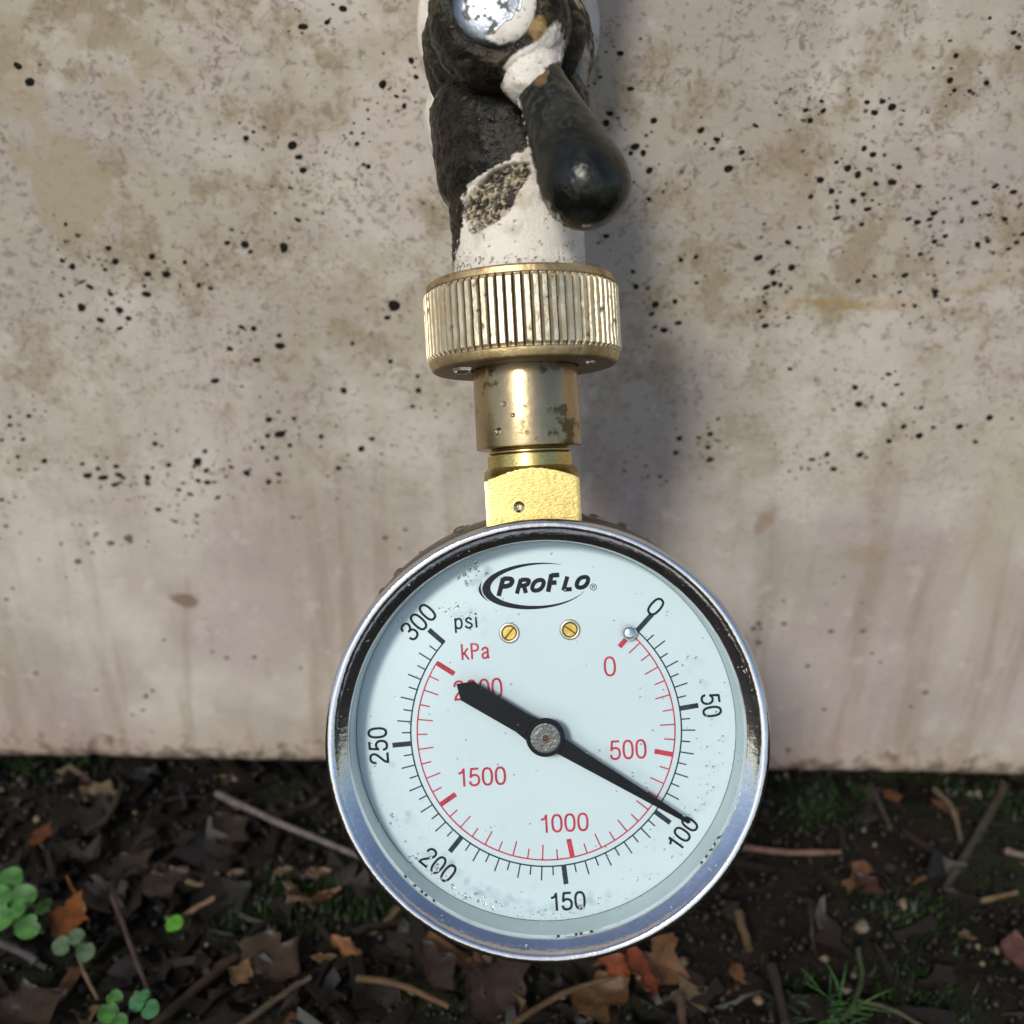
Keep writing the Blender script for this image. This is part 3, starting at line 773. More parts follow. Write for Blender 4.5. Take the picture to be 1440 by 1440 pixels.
def spoutcol(v, zx, zy, n_):
    j = 26*fbm(v*.9, 4) + 16*fbm(v*3, 3)
    w = sstep(-6, 6, polydist(zx+j, zy+j, SPW))
    if n_.z < -.15: w = max(w, sstep(-.15, -.3, n_.z))
    cr = sstep(-14, 10, polydist(zx+2*j, zy-j, CRUMB)) if w > 0 else 0
    col = lerp3(darkcol(v, .34), whitecol(v), w); rough = 0.0
    if cr > 0:
        h = .6*fbm(v*1.1, 4) + .6*fbm(v*3.1, 3)
        cc = lerp3((0.02, 0.014, 0.008), (0.52, 0.44, 0.31), sstep(-.10, .26, h))
        col = lerp3(col, cc, cr); rough = cr*(-.45 + 1.1*h)
        w = w*(1-.6*cr)
    # rim of the paint curls up
    e = abs(w-.5) < .45
    if e: rough += .12
    if zy > 1298:
        g = fbm(v*2.2, 4)
        if g > .12: col = lerp3(col, (0.14, 0.1, 0.06), min(1, (g-.12)*8)); rough += .3*g
    return w, col, rough
sp_p = smoothprof([(67.6, 9.9), (69, 10.0), (74, 10.1), (79, 10.2), (81.2, 10.4), (82.4, 11.2), (84.5, 11.7), (88, 12.0), (92, 12.3), (96, 12.2), (100, 10.5), (102, 6)], 1)
V, Fc = lathe(resample(sp_p, .17), 230, AO, AX)
painted('outlet_spout', V, Fc, radial(AO, AX), spoutcol)
# body on a level axis running back into the wall
def bodycol(v, zx, zy, n_):
    w = sstep(-.05, .12, fbm(v*.16+Vector((2, 2, 0)), 4) - .10 + .5*sstep(.5, 1, -n_.z))
    if n_.x > .75: 
        w2 = sstep(.02, .12, fbm(v*.7, 4)); w = max(w*.6, .0) + .0*w2
        return w, lerp3(darkcol(v, .12), whitecol(v), w), .5*fbm(v*.9, 3)
    w *= sstep(-10, -14, v.z)
    return w, lerp3(darkcol(v), whitecol(v), w), 0
bp = smoothprof([(-5.5, 8), (-5, 11.2), (-2, 12.9), (4, 13.3), (10, 12.8), (14, 11.5), (17, 10.6)], 1)
V, Fc = lathe(resample(bp, .25), 200, VO, WD); painted('valve_body', V, Fc, radial(VO, WD), bodycol)
def allwhite(v, zx, zy, n_): return 1.0, whitecol(v), 0
# inlet pipe and wall plate (painted)
wp = wall_pt(714, 40)
rig_inv = RIG.inverted()
wl = rig_inv @ wp * 1000
tlen = (Vector((0, 0, 0)) + (wl - VO)).dot(WD)
V, Fc = lathe(resample([(15, 10.6), (tlen+1, 10.6)], .8), 90, VO, WD); painted('inlet_pipe', V, Fc, radial(VO, WD), allwhite)
V, Fc = lathe(resample([(tlen-4, 10.7), (tlen-3.4, 14.5), (tlen-1.5, 17.0), (tlen+.5, 17.2)], .6), 90, VO, WD); painted('wall_plate', V, Fc, radial(VO, WD), allwhite)
# painted riser above the body
UD = Vector((0, math.cos(PITCH), math.sin(PITCH)))
RO = VO + WD*13
V, Fc = lathe(resample([(2, 11.3), (60, 11.3)], .8) + [(420, 11.3)], 90, RO, UD); painted('riser_pipe', V, Fc, radial(RO, UD), allwhite)
# rounded painted shoulder behind the outlet
BO = C(713, 172, -21)
bs = [(-11*math.cos(a), 13.6*math.sin(a)**.8) for a in np.linspace(.02, math.pi-.02, 60)]
V, Fc = lathe(bs, 140, BO, AX); 
painted('valve_shoulder', V, Fc, lambda v: (v-BO).normalized(), lambda v, zx, zy, n_: (1.0, whitecol(v), .25*fbm(v*.8, 4)))
# bonnet and handle hub, pointing at the viewer
HB = Vector((-.8, 71, -4)); HF = Vector((-2.6, 68.8, 16)); HA = (HF-HB).normalized()
HUBW = [(600, 350), (650, 285), (800, 195), (870, 100), (900, 170), (880, 300), (790, 340), (790, 430), (800, 480), (750, 505), (675, 515), (630, 460)]
def hubcol(v, zx, zy, n_):
    j = 36*fbm(v*.8, 4) + 20*fbm(v*2.6, 3)
    w = sstep(-6, 6, polydist(zx+j, zy-j, HUBW))
    gx = math.exp(-((zx-600)/90)**2-((zy-560)/60)**2)
    g = sstep(.35, .6, gx + .8*fbm(v*.5, 4))
    gx2 = math.exp(-((zx-800)/60)**2-((zy-170)/90)**2)
    g = max(g, sstep(.35, .6, gx2+.8*fbm(v*.5, 4)))
    c = lerp3(darkcol(v, .36), (0.34, 0.22, 0.09), .85*g)
    fl = fbm(Vector((v.x*.35, v.y*.9, v.z*.35))+Vector((4, 0, 1)), 4)
    c = lerp3(c, (0.075, 0.056, 0.03), .7*sstep(.12, .25, fl))
    return w, lerp3(c, whitecol(v), w), .5*fbm(v*.28, 3) + .25*g + .4*max(0, fl) + .12*abs(fbm(v*1.2, 3))
hb = smoothprof([(-2, 9.0), (0, 10.4), (2, 11.3), (4, 11.6), (5.2, 11.2), (6.0, 10.2), (7.2, 9.5), (9, 9.7), (12, 9.7), (15, 9.4), (17, 8.7), (18, 7.6), (18.3, 6.4), (18.1, 5.0), (18.0, .02)], 2)
V, Fc = lathe(resample(hb, .2), 220, HB, HA)
def hubn(v):
    q = v-HB; t = q.dot(HA); r = (q-HA*t)
    if t > 17.6: return HA.copy()
    return r.normalized() if r.length > .01 else HA.copy()
handle = painted('handle', V, Fc, hubn, hubcol)
# short arm joining hub and grip
A0, A1 = C(757, 40, 8), C(742, 118, 10); AA = (A1-A0).normalized(); la = (A1-A0).length
V, Fc = lathe(resample(smoothprof([(-1.5, .02), (-1, 2.2), (1, 3.6), (la*.5, 3.9), (la-.5, 3.7), (la+1.6, 2.8), (la+2.4, 1.4), (la+2.6, .02)], 3), .2), 120, A0, AA)
painted('handle_arm', V, Fc, radial(A0, AA), lambda v, zx, zy, n_: (lambda w: (w, lerp3(darkcol(v, .1), whitecol(v), w), .5*fbm(v*.5, 4)))(sstep(-8, 8, polydist(zx+30*fbm(v*.8, 4), zy, HUBW)+12)), parent=handle)
# grip: a worn teardrop
P0, P1 = C(757, 112, 9.5), C(820, 251, 13.5); PA = (P1-P0).normalized()
gp = smoothprof([(-4.4, .02), (-4.2, 1.6), (-3.2, 2.9), (0, 3.45), (4, 4.0), (8, 4.65), (12, 5.4), (15, 5.95), (17.2, 6.2), (19.4, 5.95), (21.2, 5.1), (22.5, 3.8), (23.3, 2.0), (23.6, .02)], 4)
V, Fc = lathe(resample(gp, .2), 170, P0, PA)
def gripcol(v, zx, zy, n_):
    a = fbm(v*.25+Vector((1, 5, 2)), 4); b = fbm(v*1.1, 4)
    c = lerp3((0.006, 0.007, 0.0055), (0.018, 0.020, 0.015), sstep(-.15, .3, a))
    t = (v-P0).dot(PA)
    c = lerp3(c, (0.055, 0.055, 0.046), .7*sstep(-.05, .3, b)*sstep(17, 4, t))
    g = sstep(.2, .5, math.exp(-((zx-790)/40)**2-((zy-370)/60)**2)+.4*b)
    c = lerp3(c, (0.22, 0.14, 0.05), .6*g)
    w = 0.0
    if abs(n_.z) < .35 and n_.x < 0: w = sstep(.12, .2, fbm(v*.7, 4))*sstep(.35, .1, n_.z)
    return w, lerp3(c, whitecol(v), w), .12*b - .5*g*.3
painted('grip', V, Fc, radial(P0, PA), gripcol, mat=M['grip'], parent=handle, amp=.12)
# dome bolt with a smear of paint
BC = HB + HA*18.0
V, Fc = lathe(resample(smoothprof([(-.2, 5.75), (.3, 5.8), (.75, 5.4), (1.15, 4.5), (1.4, 3.0), (1.5, 1.4), (1.52, .02)], 4), .14), 120, BC, HA)
BW = [(520, 200), (600, 120), (690, 60), (700, -60), (860, -60), (820, 120), (700, 210), (600, 230)]
cols, dirt, V2 = [], [], []
for v in V:
    zx, zy = zc(v); j = 40*fbm(v*.7, 4)
    w = sstep(-5, 5, polydist(zx+j, zy+j, BW)); s = sstep(.08, .2, fbm(v*.9, 4))
    c = lerp3((0.20, 0.225, 0.265), (0.07, 0.07, 0.065), s); c = lerp3(c, whitecol(v), w)
    cols.append(c); dirt.append(max(w, .5*s)); V2.append(v+HA*(.22*w))
rigpart('bolt', V2, Fc, M['bolt'], handle, VO, cols=cols, dirt=dirt)

# ------------------------------------------------------------------ water on the gauge
def dome(V, Fc, p, n_, r, h, seg=10, sq=1.0):
    n_ = n_.normalized(); e1 = n_.orthogonal().normalized(); e2 = n_.cross(e1); b = len(V)
    rings = ((1.0, 0), (.92, .38), (.68, .75), (.35, .95))
    for rr, hh in rings:
        for j in range(seg):
            a = 2*math.pi*j/seg; V.append(p + (e1*math.cos(a)*sq + e2*math.sin(a)/sq)*r*rr + n_*h*hh)
    V.append(p+n_*h)
    for k in range(3):
        for j in range(seg):
            i, l = b+k*seg+j, b+k*seg+(j+1) % seg; Fc.append((i, l, l+seg, i+seg))
    for j in range(seg): Fc.append((b+3*seg+j, b+3*seg+(j+1) % seg, b+4*seg))
    Fc.append(tuple(range(b, b+seg))[::-1])
rw = random.Random(3)
V, Fc = [], []
def gdrop(px, py, r):
    q = C(px, py, 5.92)
    if (q-GC).xy.length < 27.9: dome(V, Fc, q, ZA, r, r*.45, sq=rw.uniform(.85, 1.18))
for _ in range(110):
    a = rw.uniform(0, 2*math.pi); r = 268*math.sqrt(rw.uniform(.02, 1)); gdrop(768+r*math.sin(a), 1039-r*math.cos(a), rw.uniform(.05, .17))
for _ in range(110):                       # beads gathered near the lower edge
    a = math.radians(rw.gauss(200, 30)); r = rw.gauss(246, 6); gdrop(768+r*math.sin(a), 1039-r*math.cos(a), rw.uniform(.08, .26))
for _ in range(70):
    a = math.radians(rw.gauss(110, 25)); r = rw.gauss(236, 14); gdrop(768+r*math.sin(a), 1039-r*math.cos(a), rw.uniform(.06, .2))
for _ in range(45): gdrop(rw.gauss(648, 22), rw.gauss(800, 12), rw.uniform(.08, .3))
for _ in range(25): gdrop(rw.gauss(640, 14), rw.gauss(862, 10), rw.uniform(.06, .2))
for _ in range(110):                       # fine beads on the chrome lip
    a = rw.uniform(0, 2*math.pi); t_ = rw.random(); rd = Vector((math.sin(a), math.cos(a), 0))
    dome(V, Fc, GC + rd*(28.98+t_*1.15) + ZA*(6.74+t_*1.05), (ZA-rd*.8), rw.uniform(.04, .11)*(1+rw.random()**5*1.5), .05, 8)
wd = gpart('water_beads', V, Fc, M['water']); wd['kind'] = 'stuff'
V, Fc = [], []
for _ in range(60):
    a = rw.uniform(0, 2*math.pi); rd = Vector((math.sin(a), math.cos(a), 0)); zz = rw.uniform(-16, -8.5)
    dome(V, Fc, GC + rd*32.45 + ZA*zz, rd, rw.uniform(.3, 1.0), rw.uniform(.2, .5))
for a, zz, r in ((22, -10, 1.5), (14, -10, 1.3), (-14, -11, 1.4), (-24, -9.5, 1.2), (-45, -10, 1.0), (-82, -10, 1.1), (60, -10, .8)):
    a = math.radians(a); rd = Vector((math.sin(a), math.cos(a), 0)); dome(V, Fc, GC+rd*32.5+ZA*zz, rd, r, r*.55, 14)
wd = gpart('case_beads', V, Fc, M['water']); wd['kind'] = 'stuff'
V, Fc = [], []
dome(V, Fc, axp(30.9+2.6, -2.2, 7.2), ZA, .9, .45, 14); dome(V, Fc, axp(49, -3.6, 7.35), Vector((-.45, 0, .9)), .45, .2); dome(V, Fc, axp(47.2, -2.3, 7.9), Vector((-.3, 0, .95)), .35, .18)
dome(V, Fc, axp(45, -4.6, 6.8), Vector((-.55, 0, .83)), .6, .28, 12); dome(V, Fc, axp(54.75, -9.5, 6.5), -AX, 1.5, .9, 14); dome(V, Fc, axp(54.75, 9.8, 6.5), -AX, .8, .4, 12)
gpart('fitting_beads', V, Fc, M['water'])['kind'] = 'stuff'

# ------------------------------------------------------------------ litter, plants and moss on the soil
def m_vcol(name, rough=.55, bump=.4):
    t = NT(name); co = t.obj(); c = t.attr('Col')
    nz = t.noise(co, 420, 4, .6)
    c = t.mix(t.ramp(nz, .35, .7), t.mix(1.0, c, (.62, .6, .58), 'MULTIPLY'), c)
    t.bsdf(Base_Color=c, Roughness=rough, Specular_IOR_Level=.4, Normal=t.bump(nz, bump, .0005)); return t.m
M['litter'] = m_vcol('damp_leaf_litter')
def px_m(px, py):
    return (ground_pt(px+1, py)-ground_pt(px, py)).length
def leaf_geo(L, W, seed, curl=.25, fold=.2, nu=14, nv=3, jag=.16, shape=1.0, thick=.00018):
    r = random.Random(seed); V, Fc = [], []
    ph = r.uniform(0, 6); rows_j = [1+jag*1.3*(r.random()-.5)*2 for _ in range(nu+1)]
    for i in range(nu+1):
        u = i/nu
        uu = min(.985, max(.015, u)); w = (uu**.62*(1-uu)**.85)/.40*W/2*rows_j[i]
        for j in range(2*nv+1):
            v = (j-nv)/nv
            ww = w*(1+jag*1.6*math.sin(13*u+ph+v*4)*abs(v))
            z = curl*L*(u-.5)**2*1.6 + fold*abs(v)*w + .05*L*math.sin(5*u+ph+2*v) + .02*L*math.sin(17*u+3*ph+5*v)
            V.append(((u-.5)*L, v*ww, z))
    m = 2*nv+1
    for i in range(nu):
        for j in range(2*nv): Fc.append((i*m+j, (i+1)*m+j, (i+1)*m+j+1, i*m+j+1))
    n0 = len(V); top = list(Fc)
    V += [(x, y, z-thick) for x, y, z in V]
    Fc += [tuple(k+n0 for k in f[::-1]) for f in top]
    rim = [j for j in range(m)] + [i*m+m-1 for i in range(1, nu+1)] + [nu*m+j for j in range(m-2, -1, -1)] + [i*m for i in range(nu-1, 0, -1)]
    for k in range(len(rim)):
        a, b_ = rim[k], rim[(k+1) % len(rim)]; Fc.append((b_, a, a+n0, b_+n0))
    return V, Fc
def frame_from(p0, p1, tilt):
    x = (p1-p0).normalized(); up = Vector((0, 0, 1)); y = up.cross(x).normalized(); z = x.cross(y)
    return Matrix((x, y, z)).transposed() @ Matrix.Rotation(tilt, 3, 'X')
leafmats = {}
def leafmat(col, rough=.5):
    col = tuple(c*.38 for c in col)
    k = tuple(round(c, 3) for c in col)
    if k not in leafmats: leafmats[k] = m_leaf('dead_leaf_tone', tuple(c*.55 for c in col), col, rough)
    return leafmats[k]
def dead_leaf(a, b_, wpx, col, label, lift=4, tilt=0.0, curl=.25, fold=.2, group='dead leaves on the soil', name='dead_leaf', stem=None, shape=1.0, seed=None):
    p0, p1 = ground_pt(*a, lift/1000), ground_pt(*b_, lift/1000)
    L = (p1-p0).length; W = wpx*px_m((a[0]+b_[0])/2, (a[1]+b_[1])/2)
    V, Fc = leaf_geo(L, W, seed or int(a[0]*7+a[1]), curl, fold, shape=shape)
    R = frame_from(p0, p1, tilt); c = (p0+p1)/2
    root = empty(name, Matrix.Translation(c)) if stem else None
    me = mk_mesh('blade', [R @ Vector(v) for v in V], Fc)
    if stem:
        put('blade', me, leafmat(col), root)
        tube('stalk', [ground_pt(*q, lift/1000)-c for q in stem], .0004, leafmat(tuple(x*.8 for x in col)), root)
        return tag(root, label, 'leaf', group)
    o = put(name, me, leafmat(col), None, c); return tag(o, label, 'leaf', group)
def tube_geo(pts, r, seg=8, taper=.75, wob=.12, seed=1):
    pts = [Vector(p) for p in pts]; rr = random.Random(seed)
    if len(pts) > 2:
        q = []; P = [pts[0]]+pts+[pts[-1]]
        for i in range(1, len(P)-2):
            for k in range(5):
                t = k/5; p0, p1, p2, p3 = P[i-1:i+3]
                q.append(.5*((2*p1)+(p2-p0)*t+(2*p0-5*p1+4*p2-p3)*t*t+(3*p1-p0-3*p2+p3)*t**3))
        q.append(pts[-1]); pts = q
    else: pts = [pts[0].lerp(pts[1], k/7) for k in range(8)]
    V, Fc = [], []; n = len(pts)
    for i, p in enumerate(pts):
        d = (pts[min(i+1, n-1)]-pts[max(i-1, 0)]).normalized(); e1 = d.cross(Vector((.1, .2, 1))).normalized(); e2 = d.cross(e1)
        rad = r*(1-(1-taper)*i/(n-1))*(1+wob*(rr.random()-.5)*2); off = (e1*(rr.random()-.5)+e2*(rr.random()-.5))*r*wob*2
        for j in range(seg):
            a = 2*math.pi*j/seg; V.append(p+off+(e1*math.cos(a)+e2*math.sin(a))*rad)
    for i in range(n-1):
        for j in range(seg): Fc.append((i*seg+j, i*seg+(j+1) % seg, (i+1)*seg+(j+1) % seg, (i+1)*seg+j))
    Fc.append(tuple(range(seg))[::-1]); Fc.append(tuple(range((n-1)*seg, n*seg)))
    return V, Fc
def tube(name, pts, r, mat, parent=None, seed=1, taper=.75, wob=.12):
    V, Fc = tube_geo(pts, r, 8, taper, wob, seed)
    return put(name, mk_mesh(name, V, Fc, True, 50), mat, parent)
def twig(pp, r, col, label, lift=3.5, lift2=None, name='twig', cat='twig', group='twigs on the soil'):
    n = len(pp); lf = [lift + ((lift2 if lift2 is not None else lift)-lift)*i/(n-1) for i in range(n)]
    P = [ground_pt(*q, l/1000) for q, l in zip(pp, lf)]; c = P[len(P)//2].copy()
    o = tube(name, [p-c for p in P], r/1000, leafmat(col, .65), seed=int(pp[0][0])+3); o.location = c
    return tag(o, label, cat, group)

twig([(305, 1116), (385, 1154), (520, 1210)], 1.0, (.36, .30, .29), 'pale grey stick running in under the left side of the gauge', 6, 4)
twig([(158, 1260), (180, 1318), (212, 1405)], .65, (.17, .115, .10), 'thin purplish brown twig slanting down right of the orange leaf', 6)
twig([(108, 1332), (118, 1366), (137, 1404)], .55, (.36, .27, .15), 'short pale root just below the orange leaf', 6)
twig([(-20, 1322), (22, 1334), (52, 1352)], 1.1, (.16, .14, .15), 'grey twig end at the left edge below the clover', 6)
twig([(263, 1239), (284, 1244), (306, 1229)], .75, (.34, .25, .13), 'tan curled rootlet above the lone bright green leaflet', 5)
twig([(258, 1288), (302, 1262)], .8, (.46, .28, .17), 'stubby pinkish tan twig beside the lone bright green leaflet', 6)
twig([(212, 1448), (270, 1395), (334, 1346)], 1.2, (.11, .068, .04), 'thick dark brown twig rising towards the small pale leaf', 5)
twig([(330, 1448), (400, 1397), (437, 1374)], .85, (.20, .145, .09), 'light brown twig at the bottom edge right of the small pale leaf', 6)
twig([(503, 1376), (560, 1384), (632, 1416)], .85, (.24, .135, .06), 'orange brown twig at the bottom edge below the gauge', 6)
twig([(718, 1442), (790, 1398), (866, 1373)], .75, (.30, .19, .10), 'slender tan stalk crossing to the large brown leaf', 9)
twig([(671, 1338), (677, 1402)], 1.1, (.28, .135, .07), 'upright reddish stick end directly under the gauge', 6)
twig([(1030, 1190), (1110, 1199), (1182, 1198)], .9, (.40, .22, .16), 'reddish brown stick lying level right of the gauge', 5)
twig([(1038, 1283), (1054, 1336)], 1.2, (.25, .17, .08), 'stubby tan wood sliver standing on bare soil right of the gauge', 5)
twig([(1314, 1110), (1340, 1140), (1351, 1182)], .85, (.36, .26, .17), 'pale curved root near the wall at the right', 5)
twig([(1412, 1106), (1372, 1178), (1330, 1247)], 1.25, (.13, .11, .07), 'long grey brown twig slanting from the wall at the right', 4)
twig([(1380, 1267), (1430, 1255)], .8, (.42, .29, .13), 'short yellowish chip near the right edge', 5)
twig([(1413, 1196), (1456, 1208)], .95, (.42, .31, .25), 'pale stick end poking in at the right edge', 5)
twig([(1224, 1104), (1252, 1164)], .9, (.14, .115, .07), 'dull brown twig leaning by the wall left of the curved root', 5)
twig([(170, 1110), (150, 1150), (120, 1170)], 1.0, (.12, .09, .06), 'dark bent root near the wall at the left', 5)
twig([(1085, 1360), (1105, 1440)], 1.3, (.09, .065, .05), 'dark stick end at the bottom edge left of the grass', 5)
twig([(955, 1400), (962, 1445)], 1.2, (.2, .12, .08), 'short brown peg at the bottom edge right of the large brown leaf', 5)

dead_leaf((82, 1322), (112, 1258), 46, (.50, .165, .035), 'orange dead leaf beside the green clover at the left', 9, .35, stem=[(110, 1262), (100, 1246), (94, 1232)])
dead_leaf((330, 1388), (348, 1352), 28, (.52, .31, .15), 'small pale tan leaf at the lower left', 7, .2)
dead_leaf((466, 1320), (510, 1346), 20, (.46, .20, .07), 'narrow orange leaf scrap below left of the gauge', 6, .2)
dead_leaf((438, 1348), (474, 1346), 14, (.34, .19, .08), 'tiny tan leaf scrap under the narrow orange scrap', 5)
dead_leaf((846, 1338), (886, 1378), 34, (.50, .13, .045), 'bright red orange leaf piece tucked under the gauge rim', 10, .3)
dead_leaf((884, 1336), (922, 1402), 32, (.47, .10, .04), 'long red leaf piece hanging right of the red orange one', 9, -.2)
dead_leaf((806, 1425), (884, 1380), 60, (.25, .135, .05), 'large curled brown leaf at the bottom under the red leaves', 7, .2)
dead_leaf((1405, 1330), (1470, 1350), 58, (.26, .11, .09), 'dull red leaf cut by the right edge', 5, .3)
dead_leaf((-10, 1440), (95, 1400), 84, (.085, .05, .032), 'broad dark brown leaf in the bottom left corner', 5)
dead_leaf((200, 1258), (268, 1226), 48, (.075, .048, .03), 'dark brown leaf above the tan rootlet', 5)
dead_leaf((345, 1330), (425, 1372), 66, (.11, .07, .045), 'wide brown leaf between the small pale leaf and the gauge', 5, .2)
dead_leaf((660, 1438), (735, 1340), 70, (.11, .068, .055), 'greyish brown upright leaf directly under the gauge', 5, .3)
dead_leaf((590, 1330), (640, 1400), 50, (.07, .045, .032), 'dark leaf under the lower left rim of the gauge', 5)
dead_leaf((40, 1196), (72, 1160), 22, (.30, .11, .035), 'little rusty leaf above the clover', 6)
dead_leaf((385, 1228), (412, 1222), 15, (.34, .23, .12), 'small tan flake below the grey stick', 6)
dead_leaf((428, 1230), (466, 1226), 20, (.40, .24, .14), 'small pinkish flake nearest the gauge below the grey stick', 6)
dead_leaf((1200, 1230), (1245, 1262), 30, (.13, .05, .04), 'dark red flat leaf on the soil right of the reddish stick', 3)
dead_leaf((150, 1240), (215, 1200), 50, (.07, .045, .03), 'dark leaf left of the grey stick', 4)
dead_leaf((300, 1150), (352, 1190), 46, (.065, .043, .028), 'dark leaf lying below the tip of the grey stick', 4)

def pebble(px, py, rpx, col, label):
    p = ground_pt(px, py, .002); r = rpx*px_m(px, py); bm = bmesh.new(); bmesh.ops.create_icosphere(bm, subdivisions=2, radius=r)
    for v in bm.verts: v.co *= 1+.35*noise.noise(v.co/r*1.3+Vector((px, 0, 0))); v.co.z *= .8
    me = bpy.data.meshes.new('pebble'); bm.to_mesh(me); bm.free(); me.shade_smooth()
    tag(put('pebble', me, leafmat(col, .7), None, p), label, 'pebble', 'pale pebbles on the soil')
pebble(1212, 1303, 11, (.46, .36, .26), 'largest pale pebble on the soil at the lower right')
pebble(1190, 1391, 9, (.38, .33, .24), 'pale pebble beside the grass tuft')
pebble(1201, 1371, 5, (.34, .31, .24), 'tiny grey pebble above the grass tuft')
pebble(1066, 1406, 8, (.45, .32, .22), 'tan pebble left of the grass tuft')
pebble(1240, 1347, 7, (.25, .23, .15), 'small dull pebble below the largest pale pebble')
pebble(1338, 1376, 6, (.26, .25, .17), 'small greyish pebble alone at the lower right')
pebble(960, 1352, 7, (.28, .22, .15), 'small tan pebble below the right rim of the gauge')

GREEN = {'clover': m_leaf('clover_green', (.025, .085, .016), (.06, .19, .035), .5), 'dull': m_leaf('dull_sprig_green', (.03, .06, .03), (.075, .12, .055), .6),
         'bright': m_leaf('bright_leaf_green', (.05, .17, .015), (.085, .29, .025), .5), 'cool': m_leaf('cool_clover_green', (.022, .08, .03), (.05, .17, .065), .5), 'stem': m_leaf('green_stem', (.06, .12, .03), (.12, .2, .06), .5)}
def leaflet_mesh(r, seed):
    """round notched leaflet, slightly cupped"""
    rr = random.Random(seed); n = 22; V = [(0, 0, 0)]; Fc = []
    for k, f in enumerate((.55, 1.0)):
        for j in range(n):
            a = 2*math.pi*j/n; rad = r*f*(1-.34*math.exp(-((a-math.pi)/.30)**2)-.12*math.exp(-(min(a, 2*math.pi-a)/.5)**2)*-1+.06*rr.random())
            V.append((rad*math.cos(a), rad*math.sin(a), r*(.02 if k == 0 else .10)*f*f + .10*r*abs(math.sin(a))*f))
    for j in range(n):
        k = (j+1) % n; Fc += [(0, 1+j, 1+k), (1+j, 1+n+j, 1+n+k, 1+k)]
    n0 = len(V); top = list(Fc); V += [(x, y, z-.00025) for x, y, z in V]; Fc += [tuple(i+n0 for i in f[::-1]) for f in top]
    for j in range(n): k = (j+1) % n; Fc.append((1+n+j, 1+n+j+n0, 1+n+k+n0, 1+n+k))
    return V, Fc
def plant(name, base, leaves, mat, label, cat, group=None):
    b0 = ground_pt(*base); root = empty(name, Matrix.Translation(b0))
    for i, (px, py, rpx, lift) in enumerate(leaves):
        p = ground_pt(px, py, lift/1000); r = rpx*px_m(px, py)*.86
        V, Fc = leaflet_mesh(r, i+int(px))
        R = Matrix.Rotation(random.uniform(-.35, .35), 3, 'Y') @ Matrix.Rotation(random.uniform(.1, .6), 3, 'X') @ Matrix.Rotation(random.uniform(0, 6), 3, 'Z')
        put('leaflet', mk_mesh('leaflet', [R @ Vector(v) for v in V], Fc, True, 60), mat, root, p-b0)
        mid = (p-b0)*.5 + Vector((random.uniform(-.002, .002), 0, .003))
        tube('stem', [Vector((0, 0, -.001)), mid, p-b0-Vector((0, 0, .0003))], .00038, GREEN['stem'], root, wob=.05)
    return tag(root, label, cat, group)
plant('clover_plant', (22, 1300), [(-2, 1262, 17, 14), (14, 1238, 15, 14), (32, 1262, 17, 15), (6, 1290, 18, 14), (40, 1303, 19, 13), (62, 1276, 15, 11), (24, 1282, 13, 16)], GREEN['clover'], 'leafy green clover at the left edge', 'clover', 'small green weeds')
plant('weed_sprig', (108, 1332), [(88, 1330, 15, 9), (108, 1318, 13, 10), (120, 1338, 14, 9)], GREEN['dull'], 'dull green sprig under the orange leaf', 'weed', 'small green weeds')
plant('weed_seedling', (248, 1308), [(246, 1300, 13, 9)], GREEN['bright'], 'lone bright green leaflet beside the stubby twig', 'weed', 'small green weeds')
plant('clover_plant', (162, 1432), [(152, 1424, 15, 10), (162, 1402, 11, 11), (168, 1436, 12, 10)], GREEN['clover'], 'small clover cut by the bottom edge, left of its twin', 'clover', 'small green weeds')
plant('clover_plant', (206, 1420), [(194, 1409, 13, 10), (212, 1420, 15, 10), (203, 1400, 9, 11)], GREEN['cool'], 'small bluish clover at the bottom edge below the thin twig', 'clover', 'small green weeds')
def tuft(base, n, label, hmm, spread, seed):
    r = random.Random(seed); b0 = ground_pt(*base); root = empty('grass_tuft', Matrix.Translation(b0))
    for i in range(n):
        a = r.uniform(0, 2*math.pi); d = Vector((math.cos(a), math.sin(a)*.6, 0)); h = r.uniform(.5, 1)*hmm/1000; s = r.uniform(.3, 1)*spread/1000
        o = Vector((r.uniform(-4, 4), r.uniform(-3, 3), -1))/1000; V, Fc = [], []; w = r.uniform(.5, .85)/1000; side = Vector((-d.y, d.x, 0))
        for k in range(7):
            u = k/6; c = o + d*s*u*u + Vector((0, 0, h*(u-.35*u*u))); ww = w*(1-u)**.6*.5+.00003
            V += [c-side*ww, c+side*ww, c+side*ww-Vector((0, 0, .0002)), c-side*ww-Vector((0, 0, .0002))]
        for k in range(6):
            for q in range(4): Fc.append((4*k+q, 4*k+(q+1) % 4, 4*k+4+(q+1) % 4, 4*k+4+q))
        put('blade', mk_mesh('blade', V, Fc), GREEN['clover'] if r.random() < .7 else GREEN['dull'], root)
    tag(root, label, 'grass', 'small green weeds')
tuft((1165, 1428), 34, 'fine green grass tuft at the bottom right', 14, 13, 4)
twig([(1206, 1335), (1212, 1375), (1200, 1412), (1186, 1432)], .7, (.10, .16, .05), 'curved green stem rising from the grass tuft', 7, name='trailing_weed', cat='weed', group='small green weeds')
twig([(1206, 1408), (1250, 1418), (1295, 1442)], .6, (.13, .14, .07), 'thin greenish stem trailing right from the grass tuft', 5, name='trailing_weed', cat='weed', group='small green weeds')

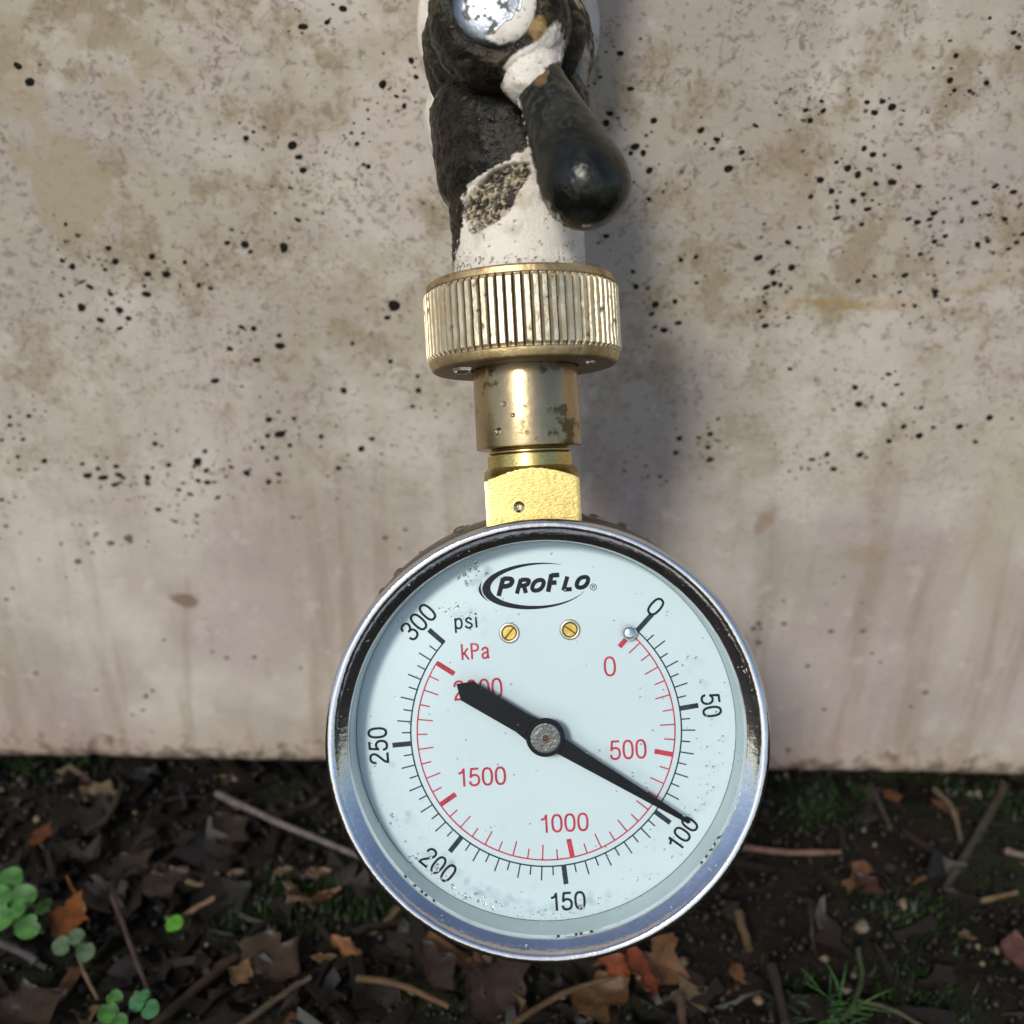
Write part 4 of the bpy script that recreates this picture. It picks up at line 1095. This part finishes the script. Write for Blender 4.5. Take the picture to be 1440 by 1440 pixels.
# the uncountable rest: leaf shards, crumbs of soil, moss
rl = random.Random(21)
def scatter(n, fn, xr=(-.21, .21), yr=(-.17, .009)):
    V, Fc, cols = [], [], []
    for _ in range(n):
        x, y = rl.uniform(*xr), rl.uniform(*yr); r_ = fn(x, y)
        if r_ is None: continue
        v, f, c = r_; b = len(V); V += v; Fc += [tuple(i+b for i in q) for q in f]; cols += [c]*len(v)
    return V, Fc, cols
def shard(x, y):
    right = sstep(.01, .06, x)
    if rl.random() < right*.72: return None
    L = rl.uniform(.004, .015); W = L*rl.uniform(.3, .75)
    if rl.random() < .45:                   # splinter of bark
        W = L*rl.uniform(.12, .3); th = rl.uniform(.0004, .0011); v = []
        for u in (-.5, -.15, .2, .5):
            for q, zz in ((-.5, 0), (.5, 0), (.5, th), (-.5, th)): v.append((u*L+rl.gauss(0, .06)*L, q*W*rl.uniform(.6, 1.15), zz+.05*L*math.sin(u*5)))
        f = [(4*a+q, 4*a+(q+1) % 4, 4*a+4+(q+1) % 4, 4*a+4+q) for a in range(3) for q in range(4)] + [(3, 2, 1, 0), (12, 13, 14, 15)]
    else: v, f = leaf_geo(L, W, rl.randrange(9999), rl.uniform(-.6, .7), rl.uniform(0, .6), 5, 1, .38)
    R = Matrix.Rotation(rl.uniform(0, 6.3), 3, 'Z') @ Matrix.Rotation(rl.gauss(0, .35), 3, 'X') @ Matrix.Rotation(rl.gauss(0, .25), 3, 'Y')
    p = Vector((x, y, ground_h(x, y)+rl.uniform(.0005, .0035))); b = rl.random()
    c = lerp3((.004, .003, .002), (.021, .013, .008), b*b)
    if rl.random() < .035: c = (.13, .062, .027)
    if rl.random() < .05: c = (.13, .095, .055)
    return [R @ Vector(q)+p for q in v], f, c
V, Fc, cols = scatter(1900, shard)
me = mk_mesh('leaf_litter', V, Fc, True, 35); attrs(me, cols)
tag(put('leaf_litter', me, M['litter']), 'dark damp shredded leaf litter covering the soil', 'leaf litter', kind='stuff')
def crumb(x, y):
    r_ = rl.uniform(.0004, .0016)*(1+.6*rl.random()**4); bm = [(1, 0, 0), (-1, 0, 0), (0, 1, 0), (0, -1, 0), (0, 0, 1), (0, 0, -1)]
    p = Vector((x, y, ground_h(x, y)+r_*.3)); v = [Vector(q)*r_*rl.uniform(.6, 1.3)+p for q in bm]
    f = [(0, 2, 4), (2, 1, 4), (1, 3, 4), (3, 0, 4), (2, 0, 5), (1, 2, 5), (3, 1, 5), (0, 3, 5)]
    b = rl.random(); c = lerp3((.004, .003, .002), (.024, .017, .010), b*b*b)
    if rl.random() < .025: c = (.2, .165, .11)
    return v, f, c
V, Fc, cols = scatter(7000, crumb); me = mk_mesh('soil_crumbs', V, Fc); attrs(me, cols)
tag(put('soil_crumbs', me, M['litter']), 'loose dark crumbs of damp soil', 'soil', kind='stuff')
MOSS = [(480, 1262, 60), (540, 1280, 50), (400, 1270, 45), (1140, 1140, 50), (1180, 1120, 40), (1400, 1120, 40), (520, 1250, 40), (1120, 1400, 40), (1000, 1120, 40), (30, 1080, 40), (90, 1082, 50), (330, 1290, 40), (1300, 1400, 70), (1280, 1290, 70)]
mosspts = [(ground_pt(a, b_), r_*px_m(a, b_)) for a, b_, r_ in MOSS]
V, Fc, cols = [], [], []
for p, r_ in mosspts:
    for _ in range(260):
        x, y = rl.gauss(p.x, r_*.55), rl.gauss(p.y, r_*.45)
        if y > .01: continue
        b = len(V); h = rl.uniform(.0012, .0036); a = rl.uniform(0, 6.3); w = rl.uniform(.0003, .0007)
        q = Vector((x, y, ground_h(x, y)-.0003)); tip = q + Vector((rl.gauss(0, .001), rl.gauss(0, .001), h)); e = Vector((math.cos(a), math.sin(a), 0))*w
        e2 = Vector((-e.y, e.x, 0)); V += [q+e, q-e*.5+e2, q-e*.5-e2, tip]; Fc += [(b, b+1, b+3), (b+1, b+2, b+3), (b+2, b, b+3)]
        g = rl.random(); cols += [lerp3((.008, .02, .004), (.028, .065, .010), g*g)]*4
me = mk_mesh('moss', V, Fc, False); attrs(me, cols)
tag(put('moss', me, M['litter']), 'low green moss in patches on the damp soil', 'moss', kind='stuff')
